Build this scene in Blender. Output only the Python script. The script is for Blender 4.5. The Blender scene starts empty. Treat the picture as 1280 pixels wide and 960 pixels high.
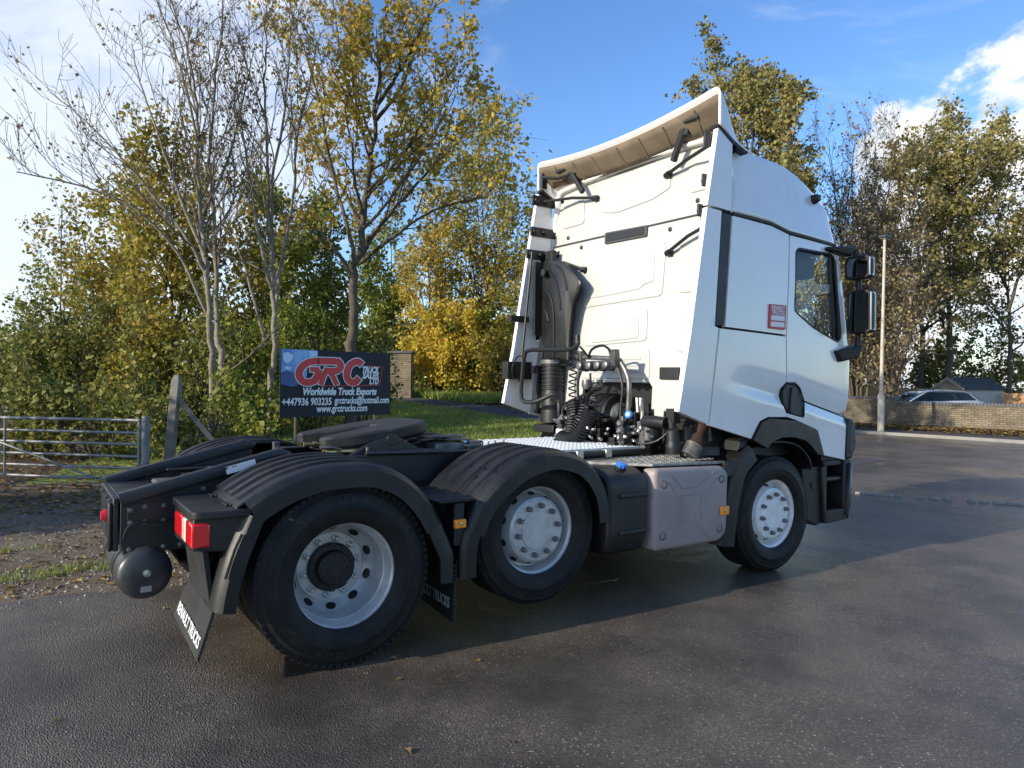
import bpy, bmesh, math, random
import numpy as np
from mathutils import Vector, Matrix, Euler
R = math.radians
SC = bpy.context.scene
COL = SC.collection
rng = random.Random(7)

# ---------------------------------------------------------------- camera
CAM = Vector((-1.4945, -5.0809, 1.6021))
YAW, PITCH, ROLL = R(55.9026), R(0.0999), R(0.5679)
fwd = Vector((math.cos(YAW)*math.cos(PITCH), math.sin(YAW)*math.cos(PITCH), math.sin(PITCH)))
r0 = fwd.cross(Vector((0, 0, 1))).normalized(); u0 = r0.cross(fwd)
rt = r0*math.cos(ROLL) + u0*math.sin(ROLL)
up = u0*math.cos(ROLL) - r0*math.sin(ROLL)
cd = bpy.data.cameras.new('camera'); cam = bpy.data.objects.new('camera', cd); COL.objects.link(cam)
m3 = Matrix((rt, up, -fwd)).transposed()
cam.matrix_world = Matrix.Translation(CAM) @ m3.to_4x4()
cd.sensor_width = 36; cd.lens = 36*890.9/1280; cd.clip_end = 3000; cd.clip_start = .05
SC.camera = cam

# ---------------------------------------------------------------- light
SUN_EL, SUN_AZ = R(21), R(176.4)        # azimuth of the sun from +X towards +Y
sd = Vector((math.cos(SUN_EL)*math.cos(SUN_AZ), math.cos(SUN_EL)*math.sin(SUN_AZ), math.sin(SUN_EL)))
sl = bpy.data.lights.new('sun', 'SUN'); sl.energy = 3.9; sl.angle = R(.5); sl.color = (1, .91, .75)
so = bpy.data.objects.new('sun', sl); COL.objects.link(so)
so.rotation_euler = sd.to_track_quat('Z', 'Y').to_euler()
W = bpy.data.worlds.new('World'); SC.world = W; W.use_nodes = True
nt = W.node_tree; nt.nodes.clear()
def wn(t, **k):
    n = nt.nodes.new(t)
    for a, b in k.items(): setattr(n, a, b)
    return n
def wl(a, b): nt.links.new(a, b)
def wmath(op, a, b=None, c=None, clamp=False):
    n = wn('ShaderNodeMath', operation=op, use_clamp=clamp)
    for i, x in enumerate((a, b, c)):
        if x is None: continue
        if hasattr(x, 'is_linked'): wl(x, n.inputs[i])
        else: n.inputs[i].default_value = x
    return n.outputs[0]
sky = wn('ShaderNodeTexSky', sky_type='NISHITA', sun_disc=False)
sky.sun_elevation = SUN_EL; sky.sun_rotation = math.pi/2 - SUN_AZ; sky.air_density = 1.0; sky.dust_density = .35; sky.ozone_density = 3.0
tc = wn('ShaderNodeTexCoord')
sep = wn('ShaderNodeSeparateXYZ'); wl(tc.outputs['Generated'], sep.inputs[0])
def dirdot(az, el):
    v = wn('ShaderNodeVectorMath', operation='DOT_PRODUCT'); wl(tc.outputs['Generated'], v.inputs[0])
    v.inputs[1].default_value = (math.cos(R(el))*math.cos(R(az)), math.cos(R(el))*math.sin(R(az)), math.sin(R(el)))
    return v.outputs['Value']
def wnoise(scale, stretch, detail=8, rough=.55, dist=0.0):
    mp = wn('ShaderNodeMapping'); mp.inputs['Scale'].default_value = stretch; wl(tc.outputs['Generated'], mp.inputs[0])
    n = wn('ShaderNodeTexNoise'); n.inputs['Scale'].default_value = scale; n.inputs['Detail'].default_value = detail
    n.inputs['Roughness'].default_value = rough; n.inputs['Distortion'].default_value = dist; wl(mp.outputs[0], n.inputs['Vector'])
    return n.outputs['Fac']
def ramp01(x, a, b):
    n = wn('ShaderNodeMapRange', interpolation_type='SMOOTHSTEP'); wl(x, n.inputs[0]); n.inputs[1].default_value = a; n.inputs[2].default_value = b
    return n.outputs[0]
# thin high cloud, thickest to the left of the view, wisps elsewhere
ci = wnoise(2.6, (1, 1, 3.2), 9, .6, .8)
left = ramp01(dirdot(97, 10), .80, .99)
ci_m = ramp01(wmath('ADD', ci, wmath('MULTIPLY', left, .36)), .53, .88)
# cumulus bank low on the right and in patches round the horizon
cu = wnoise(5.5, (1, 1, 1.5), 10, .58, .2)
blob = ramp01(dirdot(17, 9.5), .95, .986)
band = wmath('MULTIPLY', ramp01(sep.outputs['Z'], .42, .1), .03)
cu_m = ramp01(wmath('ADD', wmath('ADD', cu, band), wmath('MULTIPLY', blob, .31)), .66, .74)
cu_l = wnoise(9, (1, 1, 1.5), 6, .6)
m1 = wn('ShaderNodeMix', data_type='RGBA'); hs = wn('ShaderNodeHueSaturation'); hs.inputs['Hue'].default_value = .508; hs.inputs['Saturation'].default_value = 1.16; hs.inputs['Value'].default_value = 1.12; wl(sky.outputs[0], hs.inputs['Color']); wl(hs.outputs[0], m1.inputs[6]); m1.inputs[7].default_value = (4.5, 4.8, 5.2, 1)
wl(wmath('MULTIPLY', ci_m, .8), m1.inputs[0])
cc = wn('ShaderNodeMix', data_type='RGBA'); cc.inputs[6].default_value = (3.6, 4.0, 4.6, 1); cc.inputs[7].default_value = (5.6, 5.55, 5.5, 1)
wl(ramp01(cu_l, .38, .6), cc.inputs[0])
m2 = wn('ShaderNodeMix', data_type='RGBA'); wl(m1.outputs[2], m2.inputs[6]); wl(cc.outputs[2], m2.inputs[7]); wl(cu_m, m2.inputs[0])
bg = wn('ShaderNodeBackground'); bg.inputs['Strength'].default_value = .15
wo = wn('ShaderNodeOutputWorld'); wl(m2.outputs[2], bg.inputs['Color']); wl(bg.outputs[0], wo.inputs[0])
SC.view_settings.view_transform = 'Standard'; SC.view_settings.look = 'None'
SC.view_settings.exposure = 0.62; SC.view_settings.gamma = 1.0
SC.cycles.max_bounces = 8; SC.cycles.transparent_max_bounces = 16
SC.cycles.use_denoising = True

# ---------------------------------------------------------------- materials
def mat(name, base=(.5, .5, .5), rough=.5, metal=0.0, coat=0.0, spec=.5, var=0.0, vscale=6.0, bump=0.0, bscale=60.0, base2=None, rvar=0.0):
    m = bpy.data.materials.new(name); m.use_nodes = True
    n = m.node_tree.nodes; l = m.node_tree.links; p = n['Principled BSDF']
    p.inputs['Base Color'].default_value = (*base, 1); p.inputs['Roughness'].default_value = rough; p.inputs['Metallic'].default_value = metal
    p.inputs['Coat Weight'].default_value = coat; p.inputs['Coat Roughness'].default_value = .06; p.inputs['Specular IOR Level'].default_value = spec
    tx = n.new('ShaderNodeTexCoord')
    if var or base2 or rvar:
        nz = n.new('ShaderNodeTexNoise'); nz.inputs['Scale'].default_value = vscale; nz.inputs['Detail'].default_value = 8; nz.inputs['Roughness'].default_value = .62
        l.new(tx.outputs['Object'], nz.inputs['Vector'])
        if var or base2:
            mr = n.new('ShaderNodeMapRange'); mr.inputs[1].default_value = .35; mr.inputs[2].default_value = .68; l.new(nz.outputs['Fac'], mr.inputs[0])
            mx = n.new('ShaderNodeMix'); mx.data_type = 'RGBA'; l.new(mr.outputs[0], mx.inputs[0])
            b2 = base2 or tuple(min(1, c*(1+var)) for c in base)
            b1 = base if base2 else tuple(c*(1-var) for c in base)
            mx.inputs[6].default_value = (*b1, 1); mx.inputs[7].default_value = (*b2, 1); l.new(mx.outputs[2], p.inputs['Base Color'])
        if rvar:
            mr2 = n.new('ShaderNodeMapRange'); mr2.inputs[1].default_value = .3; mr2.inputs[2].default_value = .7
            mr2.inputs[3].default_value = max(.02, rough-rvar); mr2.inputs[4].default_value = min(1, rough+rvar)
            l.new(nz.outputs['Fac'], mr2.inputs[0]); l.new(mr2.outputs[0], p.inputs['Roughness'])
    if bump:
        nb = n.new('ShaderNodeTexNoise'); nb.inputs['Scale'].default_value = bscale; nb.inputs['Detail'].default_value = 4
        l.new(tx.outputs['Object'], nb.inputs['Vector'])
        bp = n.new('ShaderNodeBump'); bp.inputs['Strength'].default_value = bump; bp.inputs['Distance'].default_value = .01
        l.new(nb.outputs['Fac'], bp.inputs['Height']); l.new(bp.outputs[0], p.inputs['Normal'])
    return m
M = {}
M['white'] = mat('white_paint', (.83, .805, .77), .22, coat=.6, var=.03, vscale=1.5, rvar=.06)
def grime(m, tint, amount, stretch=(3, 3, .35)):
    """road film: streaky dull patches mixed over the paint"""
    n = m.node_tree.nodes; l = m.node_tree.links; p = n['Principled BSDF']; old = p.inputs['Base Color'].links[0].from_socket
    tx = n.new('ShaderNodeTexCoord'); mp = n.new('ShaderNodeMapping'); mp.inputs['Scale'].default_value = stretch; l.new(tx.outputs['Object'], mp.inputs[0])
    a = n.new('ShaderNodeTexNoise'); a.inputs['Scale'].default_value = 2.2; a.inputs['Detail'].default_value = 10; a.inputs['Roughness'].default_value = .7; l.new(mp.outputs[0], a.inputs['Vector'])
    r = n.new('ShaderNodeMapRange'); r.inputs[1].default_value = .47; r.inputs[2].default_value = .75; r.inputs[4].default_value = amount; l.new(a.outputs['Fac'], r.inputs[0])
    mx = n.new('ShaderNodeMix'); mx.data_type = 'RGBA'; l.new(r.outputs[0], mx.inputs[0]); l.new(old, mx.inputs[6]); mx.inputs[7].default_value = (*tint, 1); l.new(mx.outputs[2], p.inputs['Base Color'])
grime(M['white'], (.60, .58, .53), .22, (2, 2, 1.1))
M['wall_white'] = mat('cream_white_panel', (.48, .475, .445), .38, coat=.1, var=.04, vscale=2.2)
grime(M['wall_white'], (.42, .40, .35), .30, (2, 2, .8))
M['tan'] = mat('bare_fibreglass', (.19, .145, .095), .85, base2=(.115, .088, .06), vscale=3.5)
M['plastic'] = mat('black_moulded_plastic', (.009, .0095, .0102), .42, spec=.4, var=.3, vscale=5, bump=.15, bscale=260, rvar=.1)
M['plastic_dk'] = mat('dark_plastic', (.008, .0085, .009), .5, var=.2, bump=.1, bscale=200)
M['frame'] = mat('charcoal_chassis_paint', (.017, .020, .024), .36, var=.35, vscale=4, bump=.12, bscale=80, rvar=.12)
M['rubber'] = mat('tyre_rubber', (.0075, .0076, .008), .62, spec=.32, var=.35, vscale=7, bump=.2, bscale=120)
M['flap'] = mat('mudflap_rubber', (.016, .017, .018), .6, var=.4, vscale=5, bump=.1)
M['silver'] = mat('silver_wheel_paint', (.53, .525, .52), .36, metal=.35, var=.12, vscale=6, bump=.05, bscale=90, rvar=.08)
M['wheelwhite'] = mat('white_wheel_paint', (.80, .785, .76), .4, metal=0.0, var=.06, vscale=8)
M['steel'] = mat('bright_steel', (.45, .45, .44), .35, metal=.9, var=.2, vscale=20)
M['dksteel'] = mat('dull_steel', (.15, .15, .15), .45, metal=.6, var=.4, vscale=12, bump=.2)
M['galv'] = mat('galvanised_steel', (.20, .20, .195), .55, metal=.3, var=.3, vscale=9)
M['tankpaint'] = mat('grey_black_tank_paint', (.035, .038, .042), .38, var=.25, vscale=5, rvar=.1)
M['grease'] = mat('worn_coupling_plate', (.018, .018, .019), .5, metal=.1, base2=(.042, .041, .041), vscale=9, bump=.25, bscale=50, rvar=.1)
M['dust'] = mat('dusty_grey_plastic', (.07, .072, .07), .6, base2=(.13, .13, .12), vscale=7, bump=.1)
M['tread'] = mat('dirty_chequer_plate', (.16, .155, .14), .5, metal=.3, base2=(.45, .44, .40), vscale=14, bump=.6, bscale=70)
M['catwalk'] = mat('white_catwalk_plate', (.72, .74, .75), .4, metal=.15, var=.08, vscale=8)
M['lilac'] = mat('taupe_tank_cover', (.30, .245, .235), .5, var=.08, vscale=3, bump=.06, bscale=200)
M['blue'] = mat('blue_cap', (.03, .20, .62), .4)
M['red'] = mat('red_lens', (.75, .008, .015), .12, coat=.8)
M['lenswhite'] = mat('clear_lens', (.80, .77, .68), .15, coat=.8)
M['orange'] = mat('amber_lens', (.95, .30, .01), .2, coat=.6)
M['redknob'] = mat('red_knob', (.70, .02, .05), .4)
M['stickred'] = mat('red_sticker', (.50, .02, .04), .4)
M['print'] = mat('white_print', (.80, .80, .80), .5)
M['greyprint'] = mat('grey_print', (.32, .32, .33), .6)
M['seat'] = mat('dark_seat_fabric', (.03, .03, .032), .9)
M['rust'] = mat('rusty_exhaust', (.05, .022, .017), .8, base2=(.025, .014, .012), vscale=12)
M['mirror'] = mat('mirror_glass', (.16, .17, .18), .05, metal=1)
M['brass'] = mat('brass_fitting', (.55, .40, .18), .35, metal=.9)
M['slot'] = mat('grey_vent_plastic', (.045, .047, .05), .55)
def glass(name, tint):
    m = bpy.data.materials.new(name); m.use_nodes = True
    n = m.node_tree.nodes; l = m.node_tree.links; n.clear()
    o = n.new('ShaderNodeOutputMaterial'); t = n.new('ShaderNodeBsdfTransparent'); t.inputs[0].default_value = (*tint, 1)
    g = n.new('ShaderNodeBsdfGlossy'); g.inputs['Roughness'].default_value = .02
    lw = n.new('ShaderNodeLayerWeight'); lw.inputs[0].default_value = .5; pw = n.new('ShaderNodeMath'); pw.operation = 'POWER'; pw.inputs[1].default_value = 4.5; l.new(lw.outputs['Facing'], pw.inputs[0]); f = n.new('ShaderNodeMapRange'); f.inputs[3].default_value = .035; f.inputs[4].default_value = .9; l.new(pw.outputs[0], f.inputs[0]); mx = n.new('ShaderNodeMixShader')
    l.new(f.outputs[0], mx.inputs[0]); l.new(t.outputs[0], mx.inputs[1]); l.new(g.outputs[0], mx.inputs[2]); l.new(mx.outputs[0], o.inputs[0])
    return m
grime(M['silver'], (.20, .18, .155), .5, (6, 6, 6)); grime(M['wheelwhite'], (.45, .42, .38), .45, (6, 6, 6)); grime(M['plastic'], (.045, .043, .039), .6, (2, 2, 1.2)); grime(M['rubber'], (.026, .023, .019), .7, (4, 4, 4)); grime(M['lilac'], (.20, .17, .155), .4, (3, 3, 1.2)); grime(M['frame'], (.045, .04, .034), .5, (4, 4, 2))
M['glass'] = glass('tinted_glass', (.90, .93, .92))
M['carglass'] = glass('car_glass', (.6, .66, .66))

# ---------------------------------------------------------------- mesh helpers
class MB:
    def __init__(s): s.v = []; s.f = []; s.mi = []; s.m = 0; s.cuts = []
    def cut(s): s.cuts.append((len(s.v), len(s.f))); return s
    def add(s, vs, fs):
        b = len(s.v); s.v += [tuple(p) for p in vs]
        for f in fs: s.f.append([b+i for i in f]); s.mi.append(s.m)
        return s
    def hexa(s, p): return s.add(p, [(0, 3, 2, 1), (4, 5, 6, 7), (0, 1, 5, 4), (1, 2, 6, 5), (2, 3, 7, 6), (3, 0, 4, 7)])
    def box(s, c, d, rot=None):
        c = Vector(c); h = Vector(d)*.5; out = []
        for z in (-1, 1):
            for x, y in ((-1, -1), (1, -1), (1, 1), (-1, 1)):
                q = Vector((x*h.x, y*h.y, z*h.z))
                if rot is not None: q = rot @ q
                out.append(c+q)
        return s.hexa(out)
    def span(s, a, b): return s.box([(a[i]+b[i])/2 for i in range(3)], [abs(b[i]-a[i]) for i in range(3)])
    def prism(s, pts, axis, a, b):
        n = len(pts)
        def P(p, t):
            return {'x': (t, p[0], p[1]), 'y': (p[0], t, p[1]), 'z': (p[0], p[1], t)}[axis]
        return s.add([P(p, a) for p in pts]+[P(p, b) for p in pts],
                     [list(range(n))[::-1], list(range(n, 2*n))]+[(i, (i+1) % n, n+(i+1) % n, n+i) for i in range(n)])
    def loft(s, rings, closed=True, caps=True):
        k = len(rings[0]); vs = [p for r in rings for p in r]; fs = []
        for i in range(len(rings)-1):
            for j in range(k if closed else k-1):
                a, b = i*k+j, i*k+(j+1) % k
                fs.append((a, b, b+k, a+k))
        if caps and closed: fs += [list(range(k))[::-1], list(range((len(rings)-1)*k, len(rings)*k))]
        return s.add(vs, fs)
    def tube(s, path, r, n=8, caps=True):
        path = [Vector(p) for p in path]; rings = []
        prev = None
        for i, p in enumerate(path):
            t = (path[min(i+1, len(path)-1)]-path[max(i-1, 0)]).normalized()
            if prev is None:
                a = t.orthogonal().normalized()
            else:
                a = (prev - t*prev.dot(t))
                a = a.normalized() if a.length > 1e-6 else t.orthogonal().normalized()
            prev = a; b = t.cross(a); rr = r[i] if isinstance(r, (list, tuple)) else r
            rings.append([p+(a*math.cos(2*math.pi*k/n)+b*math.sin(2*math.pi*k/n))*rr for k in range(n)])
        return s.loft(rings, True, caps)
    def lathe(s, prof, c, axis, n=32, caps=True):
        c = Vector(c); ax = Vector(axis).normalized(); a = ax.orthogonal().normalized(); b = ax.cross(a); rings = []
        for r, h in prof:
            rings.append([c+ax*h+(a*math.cos(2*math.pi*k/n)+b*math.sin(2*math.pi*k/n))*max(r, 1e-4) for k in range(n)])
        return s.loft(rings, True, caps)
    def cyl(s, a, b, r, n=12): return s.tube([a, b], r, n)
    def build(s, name, mats, parent=None, bevel=0, seg=2, ang=35, smooth=True, recalc=True):
        if s.cuts:                                   # separate pieces, one object each
            ends = s.cuts+[(len(s.v), len(s.f))]; a = (0, 0); out = []
            for e in ends:
                if e[1] > a[1]:
                    q = MB(); q.v = s.v[a[0]:e[0]]; q.f = [[i-a[0] for i in f] for f in s.f[a[1]:e[1]]]; q.mi = s.mi[a[1]:e[1]]; out.append(q.build(name, mats, parent, bevel, seg, ang, smooth, recalc))
                a = e
            return out[0]
        me = bpy.data.meshes.new(name); me.from_pydata(s.v, [], s.f)
        ms = mats if isinstance(mats, (list, tuple)) else [mats]
        for m in ms: me.materials.append(m)
        me.polygons.foreach_set('material_index', s.mi)
        if recalc:
            bm = bmesh.new(); bm.from_mesh(me); bmesh.ops.recalc_face_normals(bm, faces=bm.faces); bm.to_mesh(me); bm.free()
        if smooth:
            me.polygons.foreach_set('use_smooth', [True]*len(me.polygons))
            me.set_sharp_from_angle(angle=R(ang))
        o = bpy.data.objects.new(name, me); COL.objects.link(o)
        if parent: o.parent = parent
        if bevel:
            bv = o.modifiers.new('bevel', 'BEVEL'); bv.width = bevel; bv.segments = seg; bv.limit_method = 'ANGLE'; bv.angle_limit = R(40)
        return o
def rounded(pts, r, n=4):
    """round the corners of a 2-D polygon"""
    out = []; k = len(pts)
    for i in range(k):
        p, a, b = Vector(pts[i]), Vector(pts[i-1]), Vector(pts[(i+1) % k])
        rr = min(r if not isinstance(r, (list, tuple)) else r[i], (a-p).length*.45, (b-p).length*.45)
        s_, e_ = p+(a-p).normalized()*rr, p+(b-p).normalized()*rr
        for j in range(n+1):
            t = j/n; out.append(tuple(s_*(1-t)**2+p*2*t*(1-t)+e_*t*t))
    return out
def spline(pts, n=6):
    P = [Vector(p) for p in pts]; out = []
    for i in range(len(P)-1):
        a, b, c, d = P[max(i-1, 0)], P[i], P[i+1], P[min(i+2, len(P)-1)]
        for j in range(n):
            t = j/n; out.append(.5*((2*b)+(c-a)*t+(2*a-5*b+4*c-d)*t*t+(3*b-a-3*c+d)*t**3))
    out.append(P[-1]); return out
def inset(poly, d):
    """move every edge of a closed 2-D polygon inwards by d"""
    k = len(poly); A = sum(poly[i][0]*poly[(i+1) % k][1]-poly[(i+1) % k][0]*poly[i][1] for i in range(k)); sg = 1 if A > 0 else -1
    out = []
    for i in range(k):
        p, a, b = Vector(poly[i]), Vector(poly[i-1]), Vector(poly[(i+1) % k])
        e1, e2 = (p-a).normalized(), (b-p).normalized()
        n1, n2 = Vector((-e1.y, e1.x))*sg, Vector((-e2.y, e2.x))*sg
        n = n1+n2
        n = n/max(.35, n.dot(n1)) if n.length > 1e-6 else n1
        q = p+n*d; out.append((q.x, q.y))
    return out
def thing(name, label, cat, loc=(0, 0, 0), group=None):
    o = bpy.data.objects.new(name, None); COL.objects.link(o); o.location = loc; o.empty_display_size = .2
    o['label'] = label; o['category'] = cat
    if group: o['group'] = group
    return o
def tag(o, label=None, cat=None, group=None, kind=None):
    for k, v in (('label', label), ('category', cat), ('group', group), ('kind', kind)):
        if v: o[k] = v
    return o
def text(name, body, size, m, parent, origin, xdir, ydir, bold=0.0, shear=0.0, xs=1.0, align='CENTER', extr=.0015, spacing=1.0, width=None):
    cu = bpy.data.curves.new(name, 'FONT'); cu.body = body; cu.size = size; cu.offset = bold; cu.shear = shear; cu.align_x = align; cu.align_y = 'CENTER'
    cu.extrude = extr; cu.resolution_u = 3; cu.space_character = spacing
    t = bpy.data.objects.new(name, cu); COL.objects.link(t)
    me = bpy.data.meshes.new_from_object(t.evaluated_get(bpy.context.evaluated_depsgraph_get()))
    bpy.data.objects.remove(t)
    me.materials.clear(); me.materials.append(m)
    o = bpy.data.objects.new(name, me); COL.objects.link(o)
    if width:
        co = [v.co.x for v in me.vertices]; xs = width/(max(co)-min(co)); mid = (max(co)+min(co))/2
        for v in me.vertices: v.co.x -= mid
    x = Vector(xdir).normalized(); y = Vector(ydir).normalized(); z = x.cross(y).normalized()
    mw = Matrix.Translation(Vector(origin)) @ Matrix((x*xs, y, z)).transposed().to_4x4()
    me.transform(mw)
    if parent: o.parent = parent
    return o
# ================================================================= the setting
FH = Vector((math.cos(YAW), math.sin(YAW), 0)); RH = Vector((math.sin(YAW), -math.cos(YAW), 0))
def loc(lat, d, z=None):
    p = Vector((CAM.x, CAM.y, 0))+FH*d+RH*lat
    p.z = terrain(p.x, p.y) if z is None else z
    return p
def at(u, v, d):
    """point at forward distance d on the sight line of a spot measured in the photograph"""
    r = fwd+rt*((u-640)/890.9)+up*((480-v)/890.9); r = r/(r.dot(FH))
    return CAM+r*d
def sm01(t): t = max(0., min(1., t)); return t*t*(3-2*t)
def terrain(x, y):
    dx, dy = x-CAM.x, y-CAM.y
    d = dx*FH.x+dy*FH.y; lat = dx*RH.x+dy*RH.y
    if d < 10: return 0.
    w = 1-sm01((lat/d-.085)/.085)
    h = sm01((d-10)/22)*1.15+max(0, min(60, d-30))*.004
    return w*h
def nodemat(name):
    m = bpy.data.materials.new(name); m.use_nodes = True; t = m.node_tree
    return m, t, t.nodes['Principled BSDF']
def gmat(name, cols, scale, rough=(.85, .95), bump=.5, bscale=40, speck=None, detail=9, scale2=None):
    """ground: colours blended by noise at two sizes, with relief"""
    m, t, p = nodemat(name); n, l = t.nodes, t.links
    g = n.new('ShaderNodeNewGeometry')
    def nz(s, dt=9, r=.6):
        q = n.new('ShaderNodeTexNoise'); q.inputs['Scale'].default_value = s; q.inputs['Detail'].default_value = dt; q.inputs['Roughness'].default_value = r; l.new(g.outputs['Position'], q.inputs['Vector']); return q.outputs['Fac']
    a = nz(scale); b = nz(scale2 or scale*14, 6, .7)
    mth = n.new('ShaderNodeMath'); mth.operation = 'ADD'; l.new(a, mth.inputs[0]); l.new(b, mth.inputs[1])
    h = n.new('ShaderNodeMath'); h.operation = 'MULTIPLY'; h.inputs[1].default_value = .5; l.new(mth.outputs[0], h.inputs[0])
    cr = n.new('ShaderNodeValToRGB'); cr.color_ramp.elements.remove(cr.color_ramp.elements[0])
    for i, (pos, c) in enumerate(cols):
        e = cr.color_ramp.elements[0] if i == 0 else cr.color_ramp.elements.new(pos)
        e.position = pos; e.color = (*c, 1)
    l.new(h.outputs[0], cr.inputs[0]); l.new(cr.outputs[0], p.inputs['Base Color'])
    p.inputs['Roughness'].default_value = rough[1]; p.inputs['Specular IOR Level'].default_value = .25
    bp = n.new('ShaderNodeBump'); bp.inputs['Strength'].default_value = bump; bp.inputs['Distance'].default_value = .03
    l.new(nz(bscale, 6, .7), bp.inputs['Height']); l.new(bp.outputs[0], p.inputs['Normal'])
    return m
M['soil'] = gmat('leaf_strewn_soil', [(.35, (.035, .028, .018)), (.5, (.075, .055, .034)), (.62, (.13, .095, .055))], .5)
M['gravel'] = gmat('dusty_gravel', [(.34, (.075, .056, .038)), (.48, (.16, .122, .083)), (.58, (.225, .178, .125)), (.7, (.29, .235, .17))], .7, bump=.9, bscale=55, scale2=30)
M['turf'] = gmat('turf_soil', [(.35, (.10, .15, .03)), (.55, (.17, .22, .045)), (.7, (.24, .22, .08))], .8)
M['path'] = gmat('path_tarmac', [(.3, (.055, .055, .058)), (.7, (.085, .085, .085))], 1.2, bump=.3, bscale=80)
M['paving'] = gmat('pavement_tarmac', [(.3, (.06, .055, .05)), (.7, (.12, .10, .085))], 2, bump=.3, bscale=60)
M['kerb'] = gmat('pavement_concrete', [(.3, (.20, .19, .17)), (.7, (.32, .30, .27))], 2, bump=.3, bscale=60)
# wet asphalt: stone chips, damp patches with low roughness, thin puddle film
def asphalt():
    m, t, p = nodemat('wet_asphalt'); n, l = t.nodes, t.links
    g = n.new('ShaderNodeNewGeometry')
    def nz(s, dt=8, r=.6, dist=0, vec=None):
        q = n.new('ShaderNodeTexNoise'); q.inputs['Scale'].default_value = s; q.inputs['Detail'].default_value = dt; q.inputs['Roughness'].default_value = r; q.inputs['Distortion'].default_value = dist
        l.new(vec or g.outputs['Position'], q.inputs['Vector']); return q.outputs['Fac']
    def mr(x, a, b, c=0, d=1, sm=True):
        q = n.new('ShaderNodeMapRange'); q.interpolation_type = 'SMOOTHSTEP' if sm else 'LINEAR'
        for i, v in enumerate((a, b, c, d)): q.inputs[i+1].default_value = v
        l.new(x, q.inputs[0]); return q.outputs[0]
    def mix(f, a, b):
        q = n.new('ShaderNodeMix'); q.data_type = 'RGBA'
        l.new(f, q.inputs[0])
        for i, c in ((6, a), (7, b)):
            if isinstance(c, tuple): q.inputs[i].default_value = (*c, 1)
            else: l.new(c, q.inputs[i])
        return q.outputs[2]
    def mth(op, a, b):
        q = n.new('ShaderNodeMath'); q.operation = op
        for i, c in enumerate((a, b)):
            if isinstance(c, (int, float)): q.inputs[i].default_value = c
            else: l.new(c, q.inputs[i])
        return q.outputs[0]
    mp = n.new('ShaderNodeMapping'); mp.inputs['Scale'].default_value = (1, .55, 1); mp.inputs['Rotation'].default_value = (0, 0, .5); mp.inputs['Location'].default_value = (3.7, 1.9, 0); l.new(g.outputs['Position'], mp.inputs[0])
    wet = mr(nz(.30, 8, .66, .5, mp.outputs[0]), .40, .62)
    stain = nz(.9, 8, .65)
    vo = n.new('ShaderNodeTexVoronoi'); vo.inputs['Scale'].default_value = 125; l.new(g.outputs['Position'], vo.inputs['Vector'])
    sp = n.new('ShaderNodeSeparateColor'); l.new(vo.outputs['Color'], sp.inputs[0])
    chip = mr(sp.outputs[0], .95, .995)
    chip2 = sp.outputs[1]
    base = mix(mr(stain, .35, .65), (.050, .038, .028), (.086, .066, .049))
    base = mix(mr(chip2, 0, 1), base, mix(mr(stain, .3, .7), (.034, .027, .021), (.185, .148, .114)))
    base = mix(mth('MULTIPLY', mth('MULTIPLY', chip, mr(nz(.8, 5), .35, .6)), .8), base, (.42, .38, .33))
    l.new(base, p.inputs['Base Color'])
    rg = mth('ADD', mr(wet, 0, 1, .32, .13, False), mth('MULTIPLY', nz(45, 3), .10))
    l.new(rg, p.inputs['Roughness']); p.inputs['Specular IOR Level'].default_value = .8
    hgt = mth('ADD', mth('MULTIPLY', vo.outputs['Distance'], .9), mth('MULTIPLY', nz(70, 3, .6), .45))
    bp = n.new('ShaderNodeBump'); bp.inputs['Distance'].default_value = .009; l.new(mr(wet, 0, 1, .95, .60, False), bp.inputs['Strength'])
    l.new(hgt, bp.inputs['Height']); l.new(bp.outputs[0], p.inputs['Normal'])
    return m
M['asphalt'] = asphalt()

def gridsheet(name, xs, ys, dz, m):
    v = [(x, y, terrain(x, y)+dz) for y in ys for x in xs]; k = len(xs)
    f = [(j*k+i, j*k+i+1, (j+1)*k+i+1, (j+1)*k+i) for j in range(len(ys)-1) for i in range(k-1)]
    me = bpy.data.meshes.new(name); me.from_pydata(v, [], f); me.materials.append(m)
    me.polygons.foreach_set('use_smooth', [True]*len(f))
    o = bpy.data.objects.new(name, me); COL.objects.link(o); o['kind'] = 'structure'; return o
far = [-1500, -700, -300, -150, -90, -60]
gx = far+[-45+i*1.0 for i in range(150)]+[120, 160, 250, 400, 800, 1500]
gy = far+[-45+i*1.0 for i in range(150)]+[120, 160, 250, 400, 800, 1500]
gridsheet('ground', gx, gy, -.05, M['soil'])
def sheet(name, poly, dz, m, step=.8, thick=0):
    bm = bmesh.new(); vs = [bm.verts.new((p[0], p[1], 0)) for p in poly]; bm.faces.new(vs)
    lo = [min(p[i] for p in poly) for i in (0, 1)]; hi = [max(p[i] for p in poly) for i in (0, 1)]
    for i in (0, 1):
        q = max(lo[i]+step, -30 if i == 0 else -8)
        while q < min(hi[i]-.01, 45):
            bmesh.ops.bisect_plane(bm, geom=bm.verts[:]+bm.edges[:]+bm.faces[:], plane_co=[q if j == i else 0 for j in range(3)], plane_no=[1 if j == i else 0 for j in range(3)]); q += step
    for v in bm.verts: v.co.z = terrain(v.co.x, v.co.y)+dz
    for f in bm.faces:
        f.normal_update()
        if f.normal.z < 0: f.normal_flip()
        f.smooth = True
    me = bpy.data.meshes.new(name); bm.to_mesh(me); bm.free(); me.materials.append(m)
    o = bpy.data.objects.new(name, me); COL.objects.link(o); o['kind'] = 'structure'; return o
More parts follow.
